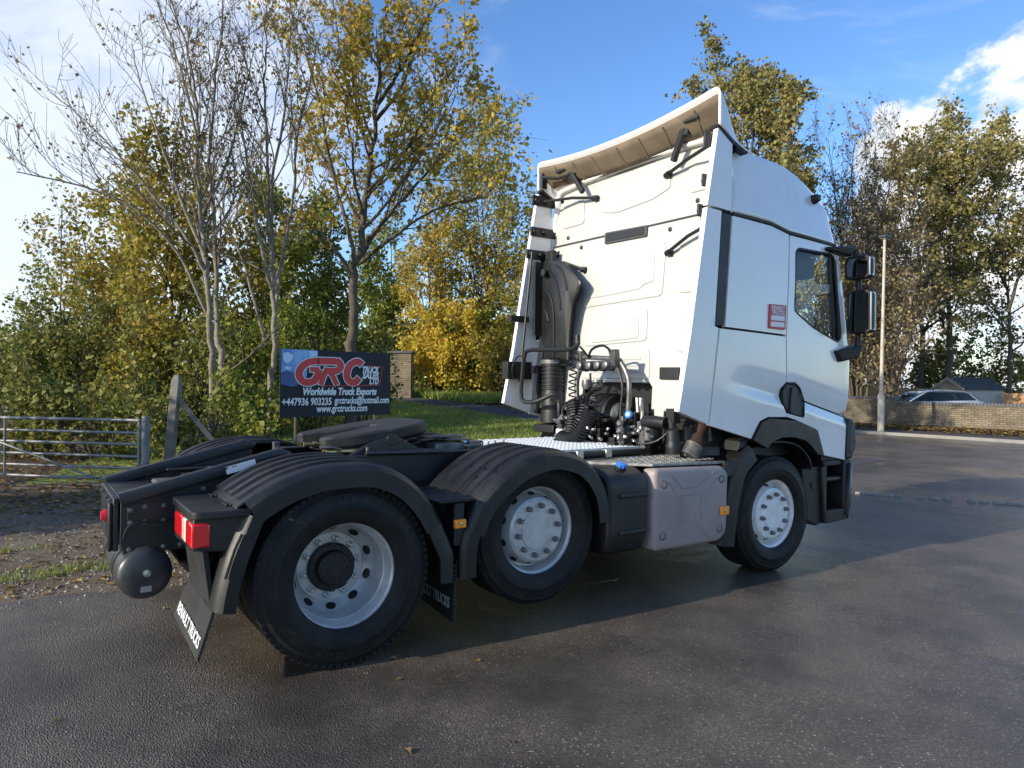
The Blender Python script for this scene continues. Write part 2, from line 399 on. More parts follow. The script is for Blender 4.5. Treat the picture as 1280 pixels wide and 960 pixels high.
edge = [(-60, 1.25)]+[(-30+i*.45, 1.16+.10*math.sin(i*1.7)+.08*math.sin(i*.63+1)+rng.uniform(-.03, .03)) for i in range(73)]
edge += [(3.6, 1.75), (5.6, 2.7), (9, 5.2), (13.5, 8.4), (20, 13.2), (23.2, 15.8)]
yard = edge+[(23.2, -60), (-60, -60)]
sheet('asphalt_yard', yard, 0.0, M['asphalt'], 3.0)
sheet('gravel_verge', [(-60, 1.0), (2.6, 1.0), (4.2, 2.4), (3.4, 5.5), (2.0, 7.4), (-3, 8.6), (-12, 9.5), (-60, 11)], -.006, M['gravel'], 1.0)
def lp(*q): return [(loc(a, b, 0).x, loc(a, b, 0).y) for a, b in q]
sheet('grass_verge', lp((-7.5, 10.6), (-2.5, 9.8), (2.2, 9.6), (5.2, 14.5), (4.2, 17.2), (.9, 20.9), (-4.6, 27.0), (-8.5, 30), (-9.5, 20)), -.012, M['turf'], .7)
sheet('tarmac_path', lp((-12, 33.6), (-5.0, 27.0), (.9, 20.5), (4.2, 16.9), (6.4, 14.2), (8.4, 16), (4.8, 19), (1.1, 22.7), (-4.9, 29.6), (-12, 36.5)), .004, M['path'], .7)
# far side of the yard: kerb and pavement under the wall
kb = MB(); kb.span((23.2, -60, -.05), (23.35, 22, .10)); tag(kb.build('kerb', M['kerb'], None, bevel=.02), kind='structure')
pv = MB(); pv.span((23.352, -60, -.05), (28.2, 24, .085)); tag(pv.build('pavement', M['paving'], None), kind='structure')
# line of raised road studs across the yard
M['sett'] = mat('pale_sett', (.24, .23, .20), .8, var=.25, vscale=12)
P0, P1 = Vector((8.25, 2.35, 0)), Vector((11.6, -3.9, 0))
dirv = (P1-P0).normalized(); nv_ = Vector((-dirv.y, dirv.x, 0)); k = 0
rot = Matrix((dirv, nv_, Vector((0, 0, 1)))).transposed()
st_o = thing('drain_channel', 'worn line of pale concrete setts across the yard beyond the front of the lorry', 'drain', P0)
q = 0
s0 = None
while q < (P1-P0).length:
    w_ = rng.uniform(.11, .17); c = dirv*q+nv_*rng.uniform(-.015, .015)
    if rng.random() < .82:
        b = MB(); b.box((0, 0, 0), (w_*.8, .11, .05), None)
        if s0 is None: s0 = b.build('sett', M['sett'], st_o, bevel=.008); o = s0
        else: o = s0.copy(); COL.objects.link(o); o.parent = st_o; o.scale = (rng.uniform(.6, 1.1), rng.uniform(.5, 1), 1)
        o.location = c+Vector((0, 0, .003)); o.rotation_euler = (rng.uniform(-.05, .05), rng.uniform(-.05, .05), math.atan2(dirv.y, dirv.x)+rng.uniform(-.15, .15))
    q += w_
# loose stones and fallen leaves
def scatter(name, n, place, size, m, flat=.25, seed=1, kind='stone'):
    rg = np.random.default_rng(seed); V = []; F = []; c = 0
    for i in range(n):
        p = place(rg)
        if p is None: continue
        s_ = size*rg.uniform(.4, 1.0)**1.5 if kind == 'stone' else size*rg.uniform(.6, 1.1)
        a = rg.uniform(0, 6.283); ca, sa = math.cos(a)*s_, math.sin(a)*s_
        if kind == 'stone':
            h = s_*rg.uniform(.5, .9)
            V += [(p[0]+ca, p[1]+sa, p[2]), (p[0]-sa*.8, p[1]+ca*.8, p[2]), (p[0]-ca, p[1]-sa, p[2]), (p[0]+sa*.7, p[1]-ca*.7, p[2]), (p[0]+ca*.2, p[1]+sa*.2, p[2]+h)]
            F += [(c, c+1, c+4), (c+1, c+2, c+4), (c+2, c+3, c+4), (c+3, c, c+4)]; c += 5
        else:
            t1, t2 = rg.uniform(0, .5)*s_, rg.uniform(0, .5)*s_
            V += [(p[0]+ca, p[1]+sa, p[2]+.004), (p[0]-sa*.6, p[1]+ca*.6, p[2]+.006+t1), (p[0]-ca, p[1]-sa, p[2]+.004), (p[0]+sa*.6, p[1]-ca*.6, p[2]+.006+t2)]
            F += [(c, c+1, c+2), (c, c+2, c+3)]; c += 4
    me = bpy.data.meshes.new(name); me.from_pydata(V, [], F); me.materials.append(m)
    o = bpy.data.objects.new(name, me); COL.objects.link(o); o['kind'] = 'stuff'; return o
def islandmat(name, cols, rough=.8, transl=0.0, spec=.3):
    """colour picked per leaf or stone"""
    m = bpy.data.materials.new(name); m.use_nodes = True; n = m.node_tree.nodes; l = m.node_tree.links; p = n['Principled BSDF']
    g = n.new('ShaderNodeNewGeometry'); cr = n.new('ShaderNodeValToRGB'); cr.color_ramp.interpolation = 'LINEAR'
    cr.color_ramp.elements.remove(cr.color_ramp.elements[0])
    for i, c in enumerate(cols):
        e = cr.color_ramp.elements[0] if i == 0 else cr.color_ramp.elements.new(i/max(1, len(cols)-1))
        e.position = i/max(1, len(cols)-1); e.color = (*c, 1)
    l.new(g.outputs['Random Per Island'], cr.inputs[0]); l.new(cr.outputs[0], p.inputs['Base Color'])
    p.inputs['Roughness'].default_value = rough; p.inputs['Specular IOR Level'].default_value = spec
    if transl:
        tr = n.new('ShaderNodeBsdfTranslucent'); l.new(cr.outputs[0], tr.inputs[0]); mx = n.new('ShaderNodeMixShader'); mx.inputs[0].default_value = transl
        l.new(p.outputs[0], mx.inputs[1]); l.new(tr.outputs[0], mx.inputs[2]); l.new(mx.outputs[0], n['Material Output'].inputs[0])
    return m
M['stones'] = islandmat('gravel_stones', [(.12, .10, .08), (.28, .25, .20), (.20, .17, .14), (.42, .38, .31), (.16, .14, .11)], .9)
M['fallen'] = islandmat('fallen_leaves', [(.16, .09, .035), (.30, .19, .06), (.10, .065, .03), (.38, .27, .09), (.20, .12, .05)], .8, .2)
M['turfblade'] = islandmat('grass_blades', [(.13, .21, .03), (.21, .31, .045), (.28, .34, .065), (.36, .33, .12), (.16, .25, .04)], .7, .35)
def ly(rg):
    a = rg.random(); x, y = (rg.uniform(-3, 1.2), rg.uniform(-2.5, 1.1)) if a < .5 else (rg.uniform(3, 20), rg.uniform(-7, 5))
    return (x, y, .002)
scatter('fallen_leaves', 40, ly, .028, M['fallen'], seed=21, kind='leaf')
def g_place(rg):
    x = rg.uniform(-9, 2.2); y = 1.0+abs(rg.normal(0, 1.9)); 
    return (x, y, terrain(x, y)-.006) if y < 8 else None
scatter('gravel_stones', 9000, g_place, .022, M['stones'], seed=3)
def l_place(rg):
    x = rg.uniform(-10, 2.0); y = 1.3+abs(rg.normal(0, 2.6)); return (x, y, terrain(x, y)) if y < 10 else None
scatter('fallen_leaves', 2200, l_place, .045, M['fallen'], seed=4, kind='leaf')
def l2(rg):
    d = rg.uniform(12, 27); a = rg.uniform(-.30, .22); p = loc(a*d, d); return (p.x, p.y, p.z+.02)
scatter('fallen_leaves', 1500, l2, .085, M['fallen'], seed=5, kind='leaf')
def l3(rg):
    y = rg.uniform(-6, 14); x = 26.7-abs(rg.normal(0, .9)); return (x, y, .10+rg.uniform(0, .12))
scatter('fallen_leaves', 5200, l3, .10, M['fallen'], seed=6, kind='leaf')
def l4(rg):
    d = rg.uniform(8.5, 15); a = rg.uniform(-.75, -.2); p = loc(a*d, d); return (p.x, p.y, p.z)
scatter('fallen_leaves', 2500, l4, .06, M['fallen'], seed=9, kind='leaf')
# grass: upright blades on the verge, sparse tufts along the gravel edge
def blades(name, n, place, h, m, seed):
    rg = np.random.default_rng(seed); V = []; F = []; c = 0
    for i in range(n):
        p = place(rg)
        if p is None: continue
        a = rg.uniform(0, 6.283); w_ = h*.10; hh = h*rg.uniform(.5, 1.2); lx, ly = rg.normal(0, .45, 2)*hh
        V += [(p[0]+math.cos(a)*w_, p[1]+math.sin(a)*w_, p[2]-.01), (p[0]-math.cos(a)*w_, p[1]-math.sin(a)*w_, p[2]-.01), (p[0]+lx, p[1]+ly, p[2]+hh)]
        F.append((c, c+1, c+2)); c += 3
    me = bpy.data.meshes.new(name); me.from_pydata(V, [], F); me.materials.append(m)
    o = bpy.data.objects.new(name, me); COL.objects.link(o); o['kind'] = 'stuff'; return o
def b1(rg):
    d = 11+rg.uniform(0, 1)**.8*16.5; a = rg.uniform(-.34, .13)
    if d > 20.6+1.15*(.9-a*d)*1.02: return None
    p = loc(a*d, d); return (p.x, p.y, p.z)
blades('grass', 60000, b1, .085, M['turfblade'], 11)
def b2(rg):
    d = 26+rg.uniform(0, 6); a = rg.uniform(-.20, .08)
    if d < 22.9+1.15*(1.1-a*d): return None
    p = loc(a*d, d); return (p.x, p.y, p.z)
blades('bank_grass', 16000, b2, .30, M['turfblade'], 12)
def b3(rg):
    i = rg.integers(0, 9); c = [(-2.2, 2.0), (-1.5, 1.9), (-1.2, 2.1), (-3.2, 2.6), (-.9, 1.95), (-2.7, 3.4), (-1.8, 3.1), (-3.6, 4.2), (-2.5, 5.0)][i]
    return (c[0]+rg.normal(0, .28), c[1]+rg.normal(0, .06), 0)
blades('weed_tufts', 1500, b3, .05, M['turfblade'], 13)
# ================================================================= the tractor unit
TR = thing('tractor_unit', 'white three-axle lorry tractor unit with bare black chassis parked on the wet yard', 'truck')
def part(name, bm, m, parent=None, **k): return bm.build(name, m, parent or TR, **k)

# ---- wheels
RIM = {'drive': [(.305, 0), (.307, .006), (.305, .016), (.294, .022), (.288, .030), (.283, .052), (.279, .058), (.272, .085), (.266, .092), (.262, .12), (.260, .20), (.256, .215), (.250, .225), (.216, .268), (.208, .272), (.204, .262), (.200, .258), (.130, .258)],
       'flat': [(.305, 0), (.305, .016), (.296, .02), (.283, .03), (.270, .08), (.262, .115), (.250, .118), (.228, .06), (.222, .018), (.205, .008), (.135, .008), (.132, .002), (.0, .002)]}
def wheel(x, z, s, R_, y0, kind, dual=False, m='silver'):
    """s is the side, y0 the outer lip plane; heights run inwards"""
    ax = (0, -s, 0); c = Vector((x, s*y0, z))
    w = MB(); prof = RIM[kind]
    w.lathe(prof, c, ax, 64, caps=False)
    w.lathe([(.3, .012), (.288, .04), (.277, .30)], c, ax, 48, caps=False)
    o = part('wheel', w, M[m], ang=28)
    # tyre: grooved tread, shouldered sidewall with raised rings
    t = MB()
    b = .30
    pr = [(.296, .005), (.312, -.005), (.335, -.020), (.36, -.027), (.385, -.029), (.388, -.032), (.396, -.032), (.399, -.029), (.43, -.026), (.455, -.018), (.458, -.020), (.466, -.019), (.469, -.014), (R_-.025, -.004), (R_-.008, .004), (R_, .012)]
    for k in range(4):
        y_ = .055+k*.062
        pr += [(R_, y_-.006), (R_-.014, y_-.004), (R_-.014, y_+.004), (R_, y_+.006)]
    pr += [(R_, b-.012), (R_-.02, b+.006), (.44, b+.028), (.38, b+.03), (.32, b+.02), (.296, b)]
    t.lathe(pr, c, ax, 96, caps=False)
    if dual:
        t.lathe(pr, c+Vector((0, -s*.345, 0)), ax, 72, caps=False)
    # tread lugs on the shoulder
    for k in range(72 if kind == 'drive' else 0):
        a = 2*math.pi*k/72
        d = Vector((math.cos(a), 0, math.sin(a))); tn = Vector((-d.z, 0, d.x))
        p = c+d*(R_-.012)+Vector((0, -s*.012, 0))
        rot = Matrix((tn, Vector((0, 1, 0)), d)).transposed()
        t.box(p, (.026, .034, .022), rot)
    part('tyre', t, M['rubber'], o, ang=40)
    # vent holes, one plug each, turned round the axle
    nv = 10; v = MB(); tn = Vector((0, 0, 1)); d = Vector((1, 0, 0))
    if kind == 'drive': p = d*.234+Vector((0, -s*.2455, 0)); nrm = (Vector((0, s, 0))*.62-d*.78).normalized()
    else: p = d*.240+Vector((0, -s*.086, 0)); nrm = (Vector((0, s, 0))*.42+d*.9).normalized()
    q = nrm.cross(tn); k_ = (.032, .0245) if kind == 'drive' else (.026, .0205)
    v.loft([[p+nrm*hgt+tn*(k_[0]*math.cos(2*math.pi*j/14))+q*(k_[1]*math.sin(2*math.pi*j/14)) for j in range(14)] for hgt in (-.004, .0035)])
    v0 = part('vent_hole', v, M['plastic_dk'], o)
    for k in range(nv):
        vv = v0 if k == 0 else v0.copy()
        if k: COL.objects.link(vv)
        vv.location = c; vv.rotation_euler = (0, 2*math.pi*(k+.5)/nv, 0)
    if kind == 'drive':
        h = MB(); h.lathe([(.142, .262), (.142, .235), (.132, .228), (.104, .226), (.098, .185), (.088, .178), (.055, .176), (.05, .172), (0, .172)], c, ax, 40, caps=False)
        for k in range(10):
            a = 2*math.pi*(k+.5)/10
            h.box(c+Vector((math.cos(a)*.122, -s*.232, math.sin(a)*.130)), (.03, .016, .03), Matrix.Rotation(-a, 3, 'Y'))
        for k in range(12):
            a = 2*math.pi*k/12
            h.cyl(c+Vector((math.cos(a)*.076, -s*.19, math.sin(a)*.076)), c+Vector((math.cos(a)*.076, -s*.17, math.sin(a)*.076)), .006, 6)
        part('hub', h, M['plastic_dk'], o, ang=30)
    nuts = MB(); nuts.lathe([(.019, .0), (.019, -.018), (.0145, -.020), (.0145, -.036), (.010, -.04), (0, -.04)], (0, 0, 0), ax, 12)
    nuts0 = None
    for k in range(10):
        a = 2*math.pi*(k+.25)/10
        pos = c+Vector((math.cos(a)*.1675, 0, math.sin(a)*.1675))+Vector((0, -s*(.258 if kind == 'drive' else .007), 0))
        if nuts0 is None:
            nuts0 = part('wheel_nut', nuts, M['steel'] if kind == 'drive' else M['dksteel'], o); n_ = nuts0
        else:
            n_ = nuts0.copy(); COL.objects.link(n_)
        n_.location = pos
    # sidewall lettering, moulded in the rubber
    return o
ZM = .617; XM, XF = 1.3825, 3.9194
for s in (-1, 1):
    wheel(0, .515, s, .515, 1.22, 'drive', True)
    wheel(XM, ZM, s, .500, 1.165, 'flat')
    wheel(XF, .50, s, .500, 1.20, 'flat', m='wheelwhite')
w_right = [o for o in TR.children if o.name.startswith('wheel')]
for (wx, wz, wy, word, a0) in ((0, .515, 1.245, 'RHD', 248), (0, .515, 1.245, 'HERO', 95), (0, .515, 1.245, 'TREAD', 60)):
    for i, ch in enumerate(word):
        a = R(a0-9*i if a0 < 180 else a0+8*i); d = Vector((math.cos(a), 0, math.sin(a)))
        upv = d if a0 < 180 else -d
        xv = Vector((math.sin(a), 0, -math.cos(a))) if a0 < 180 else Vector((-math.sin(a), 0, math.cos(a)))
        text('tyre_lettering', ch, .055, M['plastic'], w_right[0], (wx+d.x*.43, -wy+.0, wz+d.z*.43), xv, upv, bold=.0015, extr=.002)
ax_ = MB()
for x, z in ((0, .515), (XM, ZM), (XF, .5)):
    ax_.tube([(x, -1.0, z), (x, -.3, z), (x, 0, z-.02), (x, .3, z), (x, 1.0, z)], [.07, .07, .16 if x == 0 else .08, .07, .07], 12)
part('axles', ax_, M['frame'])

# ---- chassis
fr = MB()
for s in (-1, 1):
    fr.span((-.70, s*.415, .73), (4.9, s*.428, 1.0)); fr.span((-.70, s*.335, .985), (4.9, s*.4135, 1.0)); fr.span((-.70, s*.335, .73), (4.9, s*.4135, .745))
for x in (-.55, .35, 1.0, 1.75, 2.6, 3.3):
    fr.span((x-.06, -.413, .76), (x+.06, .413, .97))
part('chassis_rails', fr, M['frame'], bevel=.004)
br = MB()
for s in (-1, 1):                                    # sub-frame angles under the coupling
    br.span((.10, s*.43, .90), (1.62, s*.442, 1.11)); br.span((.10, s*.36, 1.098), (1.62, s*.475, 1.112))
    br.tube([(.42, s*.47, 1.125), (1.02, s*.47, 1.115)], .02, 10)
part('coupling_subframe', br, M['frame'], bevel=.003)
# tail ramps
BOLT = MB(); BOLT.lathe([(.015, 0), (.015, .009), (.010, .010), (.010, .02), (0, .022)], (0, 0, 0), (0, -1, 0), 8)
bolt0 = None
def bolt(p, parent, sc=1.0, dirv=None, m='dksteel'):
    global bolt0
    if bolt0 is None: bolt0 = BOLT.build('bolt', M['dksteel'], parent); b = bolt0
    else: b = bolt0.copy(); COL.objects.link(b); b.parent = parent
    b.location = p; b.scale = (sc, sc, sc)
    if dirv is not None: b.rotation_euler = Vector((0, -1, 0)).rotation_difference(Vector(dirv)).to_euler()
    return b
for s in (-1, 1):
    r_ = MB()
    r_.prism([(-1.055, .93), (-.16, 1.15), (-.11, 1.10), (-.11, .96), (-.69, .745), (-.69, .60), (-1.03, .60), (-1.055, .66)], 'y', s*.416, s*.430)
    o = part('tail_ramp', r_, M['frame'], bevel=.003)
    # rounded beam on the top edge
    t = MB(); sec = rounded([(-.045, -.062), (.045, -.062), (.045, .016), (-.045, .016)], .022, 4)
    A, B = Vector((-1.065, s*.435, .945)), Vector((-.17, s*.435, 1.163)); d = (B-A).normalized(); n = Vector((-d.z, 0, d.x))
    rings = [[p+Vector((0, a_, 0))+n*b_ for a_, b_ in sec] for p in (A, B)]
    rings.append([B+d*.055+Vector((0, a_*.9, 0))+n*(b_*.7-.02) for a_, b_ in sec]); rings.append([B+d*.075+Vector((0, a_*.6, 0))+n*(b_*.35-.03) for a_, b_ in sec])
    t.loft(rings); part('top_beam', t, M['frame'], o, ang=40)
    if s == -1:
        k = MB(); a0 = A+d*.585; b0 = A+d*.765
        off = Vector((0, -.0475, 0))
        k.hexa([a0+off+n*-.048, b0+off+n*-.048, b0+off+n*-.048+Vector((0, -.002, 0)), a0+off+n*-.048+Vector((0, -.002, 0)), a0+off+n*-.002, b0+off+n*-.002, b0+off+n*-.002+Vector((0, -.002, 0)), a0+off+n*-.002+Vector((0, -.002, 0))])
        part('sticker', k, M['print'], o)
        k2 = MB()
        k2.prism([(-.505, 1.062), (-.49, 1.066), (-.478, 1.083), (-.495, 1.08)], 'y', -.4855, -.4845); k2.prism([(-.46, 1.079), (-.43, 1.087), (-.43, 1.092), (-.46, 1.084)], 'y', -.4855, -.4845)
        part('sticker_print', k2, M['plastic_dk'], o)
    for (x, z) in [(-1.005, .858), (-.93, .872), (-.83, .872), (-.72, .872), (-.61, .88), (-.61, .955), (-.51, .965), (-.40, .972), (-.31, .972), (-1.005, .785), (-.93, .785), (-.83, .782), (-.72, .785), (-.61, .79),
                   (-1.01, .63), (-.92, .628), (-.83, .63), (-.74, .632), (-.26, 1.03), (-.18, 1.06)]:
        if z > .745+(x+.69)*.37 or x < -.69: bolt((x, s*.431, z), o, 1.0, (0, s, 0))
gp = MB()
gp.prism([(-1.02, .88), (-.69, .93), (-.69, .745), (-1.02, .745)], 'y', -.437, -.4325)
part('gusset_plate', gp, M['frame'], bevel=.002)
cable = MB(); cable.tube(spline([(-1.04, -.455, .70), (-1.02, -.46, .76), (-.96, -.462, .79), (-.85, -.46, .778), (-.6, -.455, .775)], 8), .007, 6); part('cable', cable, M['plastic_dk'])
rc = MB(); rc.span((-1.09, -.40, .62), (-1.06, .41, .925)); rc.span((-1.06, -.40, .90), (-.80, .41, .925)); rc.span((-.86, -.41, .60), (-.82, .41, .90)); part('rear_crossmember', rc, M['frame'], bevel=.006)
for x0, x1, y0, y1, z in ((-.80, -.52, -.36, .36, .90), (-.45, -.2, -.3, .34, .965)):
    q = MB(); q.span((x0, y0, z-.05), (x1, y1, z+.04)); part('crossmember_cover', q, M['dust'], bevel=.02)
cb = MB(); cb.tube([(-1.12, -.19, .80), (-1.10, -.19, .80)], .035, 16); cb.tube([(-1.095, -.19, .80), (-1.05, -.19, .80)], .014, 10); cb.tube([(-1.135, -.19, .80), (-1.12, -.19, .80)], .028, 16)
part('red_coupling', cb, M['redknob'])
cb = MB(); cb.span((-1.10, -.33, .64), (-1.088, -.24, .88)); part('number_plate_bracket', cb, M['steel'], bevel=.004)
cb = MB(); cb.span((-1.115, -.40, .62), (-1.09, -.34, .90)); part('socket_guard', cb, M['plastic'], bevel=.01)
for y in (-.29, -.1, .2): bolt((-1.092, y, .90), rc and [o for o in TR.children if o.name == 'rear_crossmember'][0], .9, (-1, 0, 0))
# air tank slung across the tail
atk = MB(); atk.lathe([(0, -.515), (.07, -.511), (.11, -.502), (.136, -.486), (.147, -.466), (.15, -.44), (.15, -.20), (.153, -.199), (.153, -.19), (.15, -.189), (.15, .36), (.13, .40), (.08, .43), (0, .44)], (-.93, 0, .49), (0, 1, 0), 40, caps=False)
ato = part('air_tank', atk, M['tankpaint'], ang=50)
b_ = MB(); b_.lathe([(.022, 0), (.022, .012), (.012, .014), (.012, .03), (0, .032)], (-.925, -.512, .50), (0, -1, 0), 8); part('drain_plug', b_, M['steel'], ato)
b_ = MB(); b_.span((-.955, -.512, .392), (-.90, -.48, .425)); part('data_plate', b_, M['greyprint'], ato)
b_ = MB()
for y in (-.3, .2):
    b_.lathe([(.155, 0), (.155, .04)], (-.93, y, .49), (0, 1, 0), 32, caps=False); b_.span((-.97, y, .60), (-.89, y+.04, .76)); b_.cut()
part('tank_strap', b_, M['plastic_dk'], ato)
b_ = MB(); b_.lathe([(0, -.33), (.09, -.31), (.12, -.26), (.12, .3), (0, .33)], (-.60, 0, .52), (0, 1, 0), 24, caps=False); part('air_tank', b_, M['frame'], ang=50)
# springs and bellows hinted between the rails
b_ = MB()
for s in (-1, 1):
    b_.lathe([(.11, 0), (.13, .05), (.11, .1), (.13, .15), (.10, .2)], (-.35, s*.42, .50), (0, 0, 1), 20); b_.span((-.45, s*.40, .42), (.55, s*.50, .50))
part('air_spring', b_, M['rubber'])

# ---- mudguards
def sweep(path, sec, s, name, m, parent=None, ang=32):
    """path: (x,z) line of the top; sec: closed (y, drop) section, drop towards the wheel"""
    P = [Vector((p[0], p[1])) for p in path]; b = MB(); rings = []
    for i, p in enumerate(P):
        t = (P[min(i+1, len(P)-1)]-P[max(i-1, 0)]).normalized(); n = Vector((-t.y, t.x))
        rings.append([(p.x-n.x*d, s*y, p.y-n.y*d) for y, d in sec])
    b.loft(rings); return part(name, b, m, parent, ang=ang)
def ribbed(y0, y1, lip, drop, nr=4):
    sec = [(y0, .0)]
    w_ = (y1-.10-y0)/nr
    for k in range(nr):
        a = y0+w_*(k+.5); sec += [(a-.034, .0), (a-.024, -.013), (a+.024, -.013), (a+.034, .0)]
    sec += [(y1-.035, .0), (y1-.010, .012), (lip, .034), (lip+.004, drop), (lip-.006, drop), (lip-.012, .04), (y1-.02, .022), (y1-.05, .014), (y0, .014)]
    return sec
REAR = [(-.56, .975), (-.47, 1.03), (-.345, 1.09), (-.17, 1.137), (.0, 1.148), (.16, 1.137), (.30, 1.09), (.42, 1.01), (.52, .90), (.60, .77), (.665, .63), (.695, .55), (.70, .39)]
MID = [(.735, .395), (.738, .57), (.775, .70), (.86, .86), (1.0, .99), (1.19, 1.105), (1.44, 1.160), (1.66, 1.122), (1.81, 1.035), (1.92, .89), (1.965, .75), (1.975, .64)]
def dens(pts, n=5): return [(v.x, v.y) for v in spline([(p[0], p[1]) for p in pts], n)]
def smoothpath(pts): return [(v[0], v[1]) for v in [(a.x, a.y) for a in spline([Vector((p[0], p[1])) for p in pts], 5)]]
for s in (-1, 1):
    g = sweep(smoothpath(REAR[:10]), ribbed(.53, 1.25, 1.265, .13), s, 'rear_mudguard', M['plastic'])
    sweep(smoothpath(REAR[9:]), [(.62, 0), (1.22, 0), (1.25, .02), (1.262, .04), (1.264, .115), (1.25, .118), (1.245, .05), (1.2, .02), (.62, .014)], s, 'front_leg', M['plastic'], g)
    leg = [(-.715, .43), (-.695, .55), (-.655, .70), (-.605, .83), (-.568, .925)]
    sweep(smoothpath(leg), [(1.0, 0), (1.20, 0), (1.24, .02), (1.262, .045), (1.264, .108), (1.25, .108), (1.24, .055), (1.19, .02), (1.0, .015)], s, 'rear_leg', M['plastic'], g)
    h = MB()
    for a, b2 in ((2, 5), ):
        pass
    # raised strips on the slope of the guard and rubber grip bars
    for y in (.80, 1.05): h.tube([(-.535, s*y, .992), (-.42, s*y, 1.058)], .010, 8); h.cut()
    for y in (.64, .82, 1.0): h.lathe([(.009, 0), (.009, .006), (0, .010)], (-.33, s*y, 1.095), (-.45, 0, .9), 10); h.cut()
    h.tube([(-.66, s*1.262, .60), (-.615, s*1.262, .745), (-.58, s*1.262, .82)], .007, 6)
    part('guard_strip', h, M['dust'] if False else M['plastic'], g)
    # lamp shelf behind the guard
    lb = MB()
    top = rounded([(-.815, .60), (-.815, 1.23), (-.53, 1.25), (-.53, .60)], [.05, .05, .01, .01], 4)
    lb.prism([(a, s*b2) for a, b2 in top], 'z', .905, .945)
    lb.hexa([(-.80, s*.64, .72), (-.55, s*.64, .72), (-.55, s*1.22, .72), (-.80, s*1.18, .74), (-.80, s*.64, .906), (-.55, s*.64, .906), (-.55, s*1.22, .906), (-.80, s*1.18, .906)])
    lo = part('lamp_shelf', lb, M['plastic'], bevel=.012)
    b_ = MB(); b_.hexa([(-.60, s*.60, .93), (-.50, s*.60, .96), (-.50, s*1.21, .99), (-.60, s*1.21, .935), (-.60, s*.60, .95), (-.50, s*.60, 1.005), (-.50, s*1.21, 1.015), (-.60, s*1.21, .953)])
    part('shelf_ramp', b_, M['plastic'], lo, bevel=.006)
    for y in (.72, 1.06):
        for i in range(5):
            pass
    b_ = MB()
    for y0, y1 in ((.66, .76), (1.0, 1.12)):
        for i in range(4): b_.span((-.63+i*.022, s*y0, .945), (-.618+i*.022, s*y1, .957))
        b_.cut()
    part('shelf_clip', b_, M['plastic'], lo, bevel=.003)
    # tail lamp, red with a clear middle
    for (y0, y1, mm, nm) in ((.70, .93, 'red', 'red_lens'), (.93, 1.03, 'lenswhite', 'clear_lens'), (1.03, 1.20, 'red', 'red_lens')):
        b_ = MB(); x0, x1 = -.812, -.72 if y1 > 1.1 else -.79
        b_.span((x0, s*(y0+.001), .758), (x1, s*(y1-.001), .88)); q = part(nm, b_, M[mm], lo, bevel=.010, seg=3)
        if mm == 'red':
            b_ = MB()
            for i in range(3): b_.span((x0-.003, s*(y0+.02+i*.05), .772), (x0+.004, s*(y0+.055+i*.05), .868))
    # mudflap with print
    b_ = MB(); yA, yB = .54, 1.16
    pts = [(-.70, s*yA, .46), (-.69, s*yB, .43), (-.765, s*yB, .165), (-.782, s*yA, .245)]
    nrm = Vector((-1, 0, .3)).normalized()*.006
    b_.hexa([Vector(p)-nrm for p in pts]+[Vector(p)+nrm for p in pts])
    for i in range(16):
        z = .185+i*.014; b_.span((-.771+i*.0045, s*(yB-.004), z), (-.755+i*.0045, s*(yB+.008), z+.007))
    mf = part('mudflap', b_, M['flap'])
    b_ = MB(); b_.hexa([(-.705, s*.63, .41), (-.68, s*.63, .41), (-.68, s*1.14, .41), (-.705, s*1.14, .41), (-.755, s*.63, .75), (-.72, s*.63, .75), (-.72, s*1.14, .75), (-.755, s*1.14, .75)]); part('flap_bracket', b_, M['flap'], mf, bevel=.005)
    text('flap_lettering', 'RENAULT TRUCKS', .082, M['print'], mf, (-.7625, s*.86, .275), (.03, -1, -.125) if s == -1 else (-.03, -1, .125), (.32, 0, 1), bold=.001, width=.52)
    # middle guard
    g2 = sweep(smoothpath(MID[2:]), ribbed(.53, 1.25, 1.262, .125), s, 'middle_mudguard', M['plastic'])
    sweep(smoothpath(MID[:4]), [(.85, 0), (1.22, 0), (1.25, .02), (1.262, .04), (1.264, .10), (1.25, .10), (1.245, .05), (1.2, .02), (.85, .014)], s, 'rear_leg', M['plastic'], g2)
    h = MB()
    for y in (.62, .80, .98, 1.12): h.lathe([(.010, 0), (.010, .006), (0, .011)], (1.06, s*y, 1.04), (-.55, 0, .83), 10); h.cut()
    for y in (.75, .98): h.tube([(.88, s*y, .885), (1.0, s*y, .995)], .010, 8); h.cut()
    part('guard_strip', h, M['plastic'], g2)
    # shelf between the two guards
    b_ = MB(); b_.span((.60, s*.55, .86), (.86, s*1.20, .885)); b_.span((.66, s*.60, .60), (.80, s*1.0, .86)); part('guard_bridge', b_, M['plastic'], bevel=.01)
    b_ = MB(); b_.span((.690, s*1.215, .71), (.772, s*1.245, .765)); mk = part('side_marker', b_, M['orange'], bevel=.007)
    b_ = MB(); b_.span((.70, s*1.10, .60), (.77, s*1.214, .86)); part('marker_bracket', b_, M['plastic_dk'], mk)
    b_ = MB(); b_.lathe([(.014, 0), (.014, .004), (0, .006)], (.731, s*1.245, .738), (0, s, 0), 12); part('reflector', b_, M['brass'], mk)
    b_ = MB(); b_.tube(spline([(.72, s*1.19, .77), (.70, s*1.21, .82), (.73, s*1.22, .86), (.76, s*1.19, .83)], 6), .006, 6); part('lamp_cable', b_, M['plastic_dk'], mk)
    # flap between the axles
    b_ = MB(); pts = [(.73, s*.65, .52), (.73, s*1.20, .50), (.715, s*1.19, .115), (.715, s*.65, .16)]
    b_.hexa([Vector(p)-Vector((.006, 0, 0)) for p in pts]+[Vector(p)+Vector((.006, 0, 0)) for p in pts])
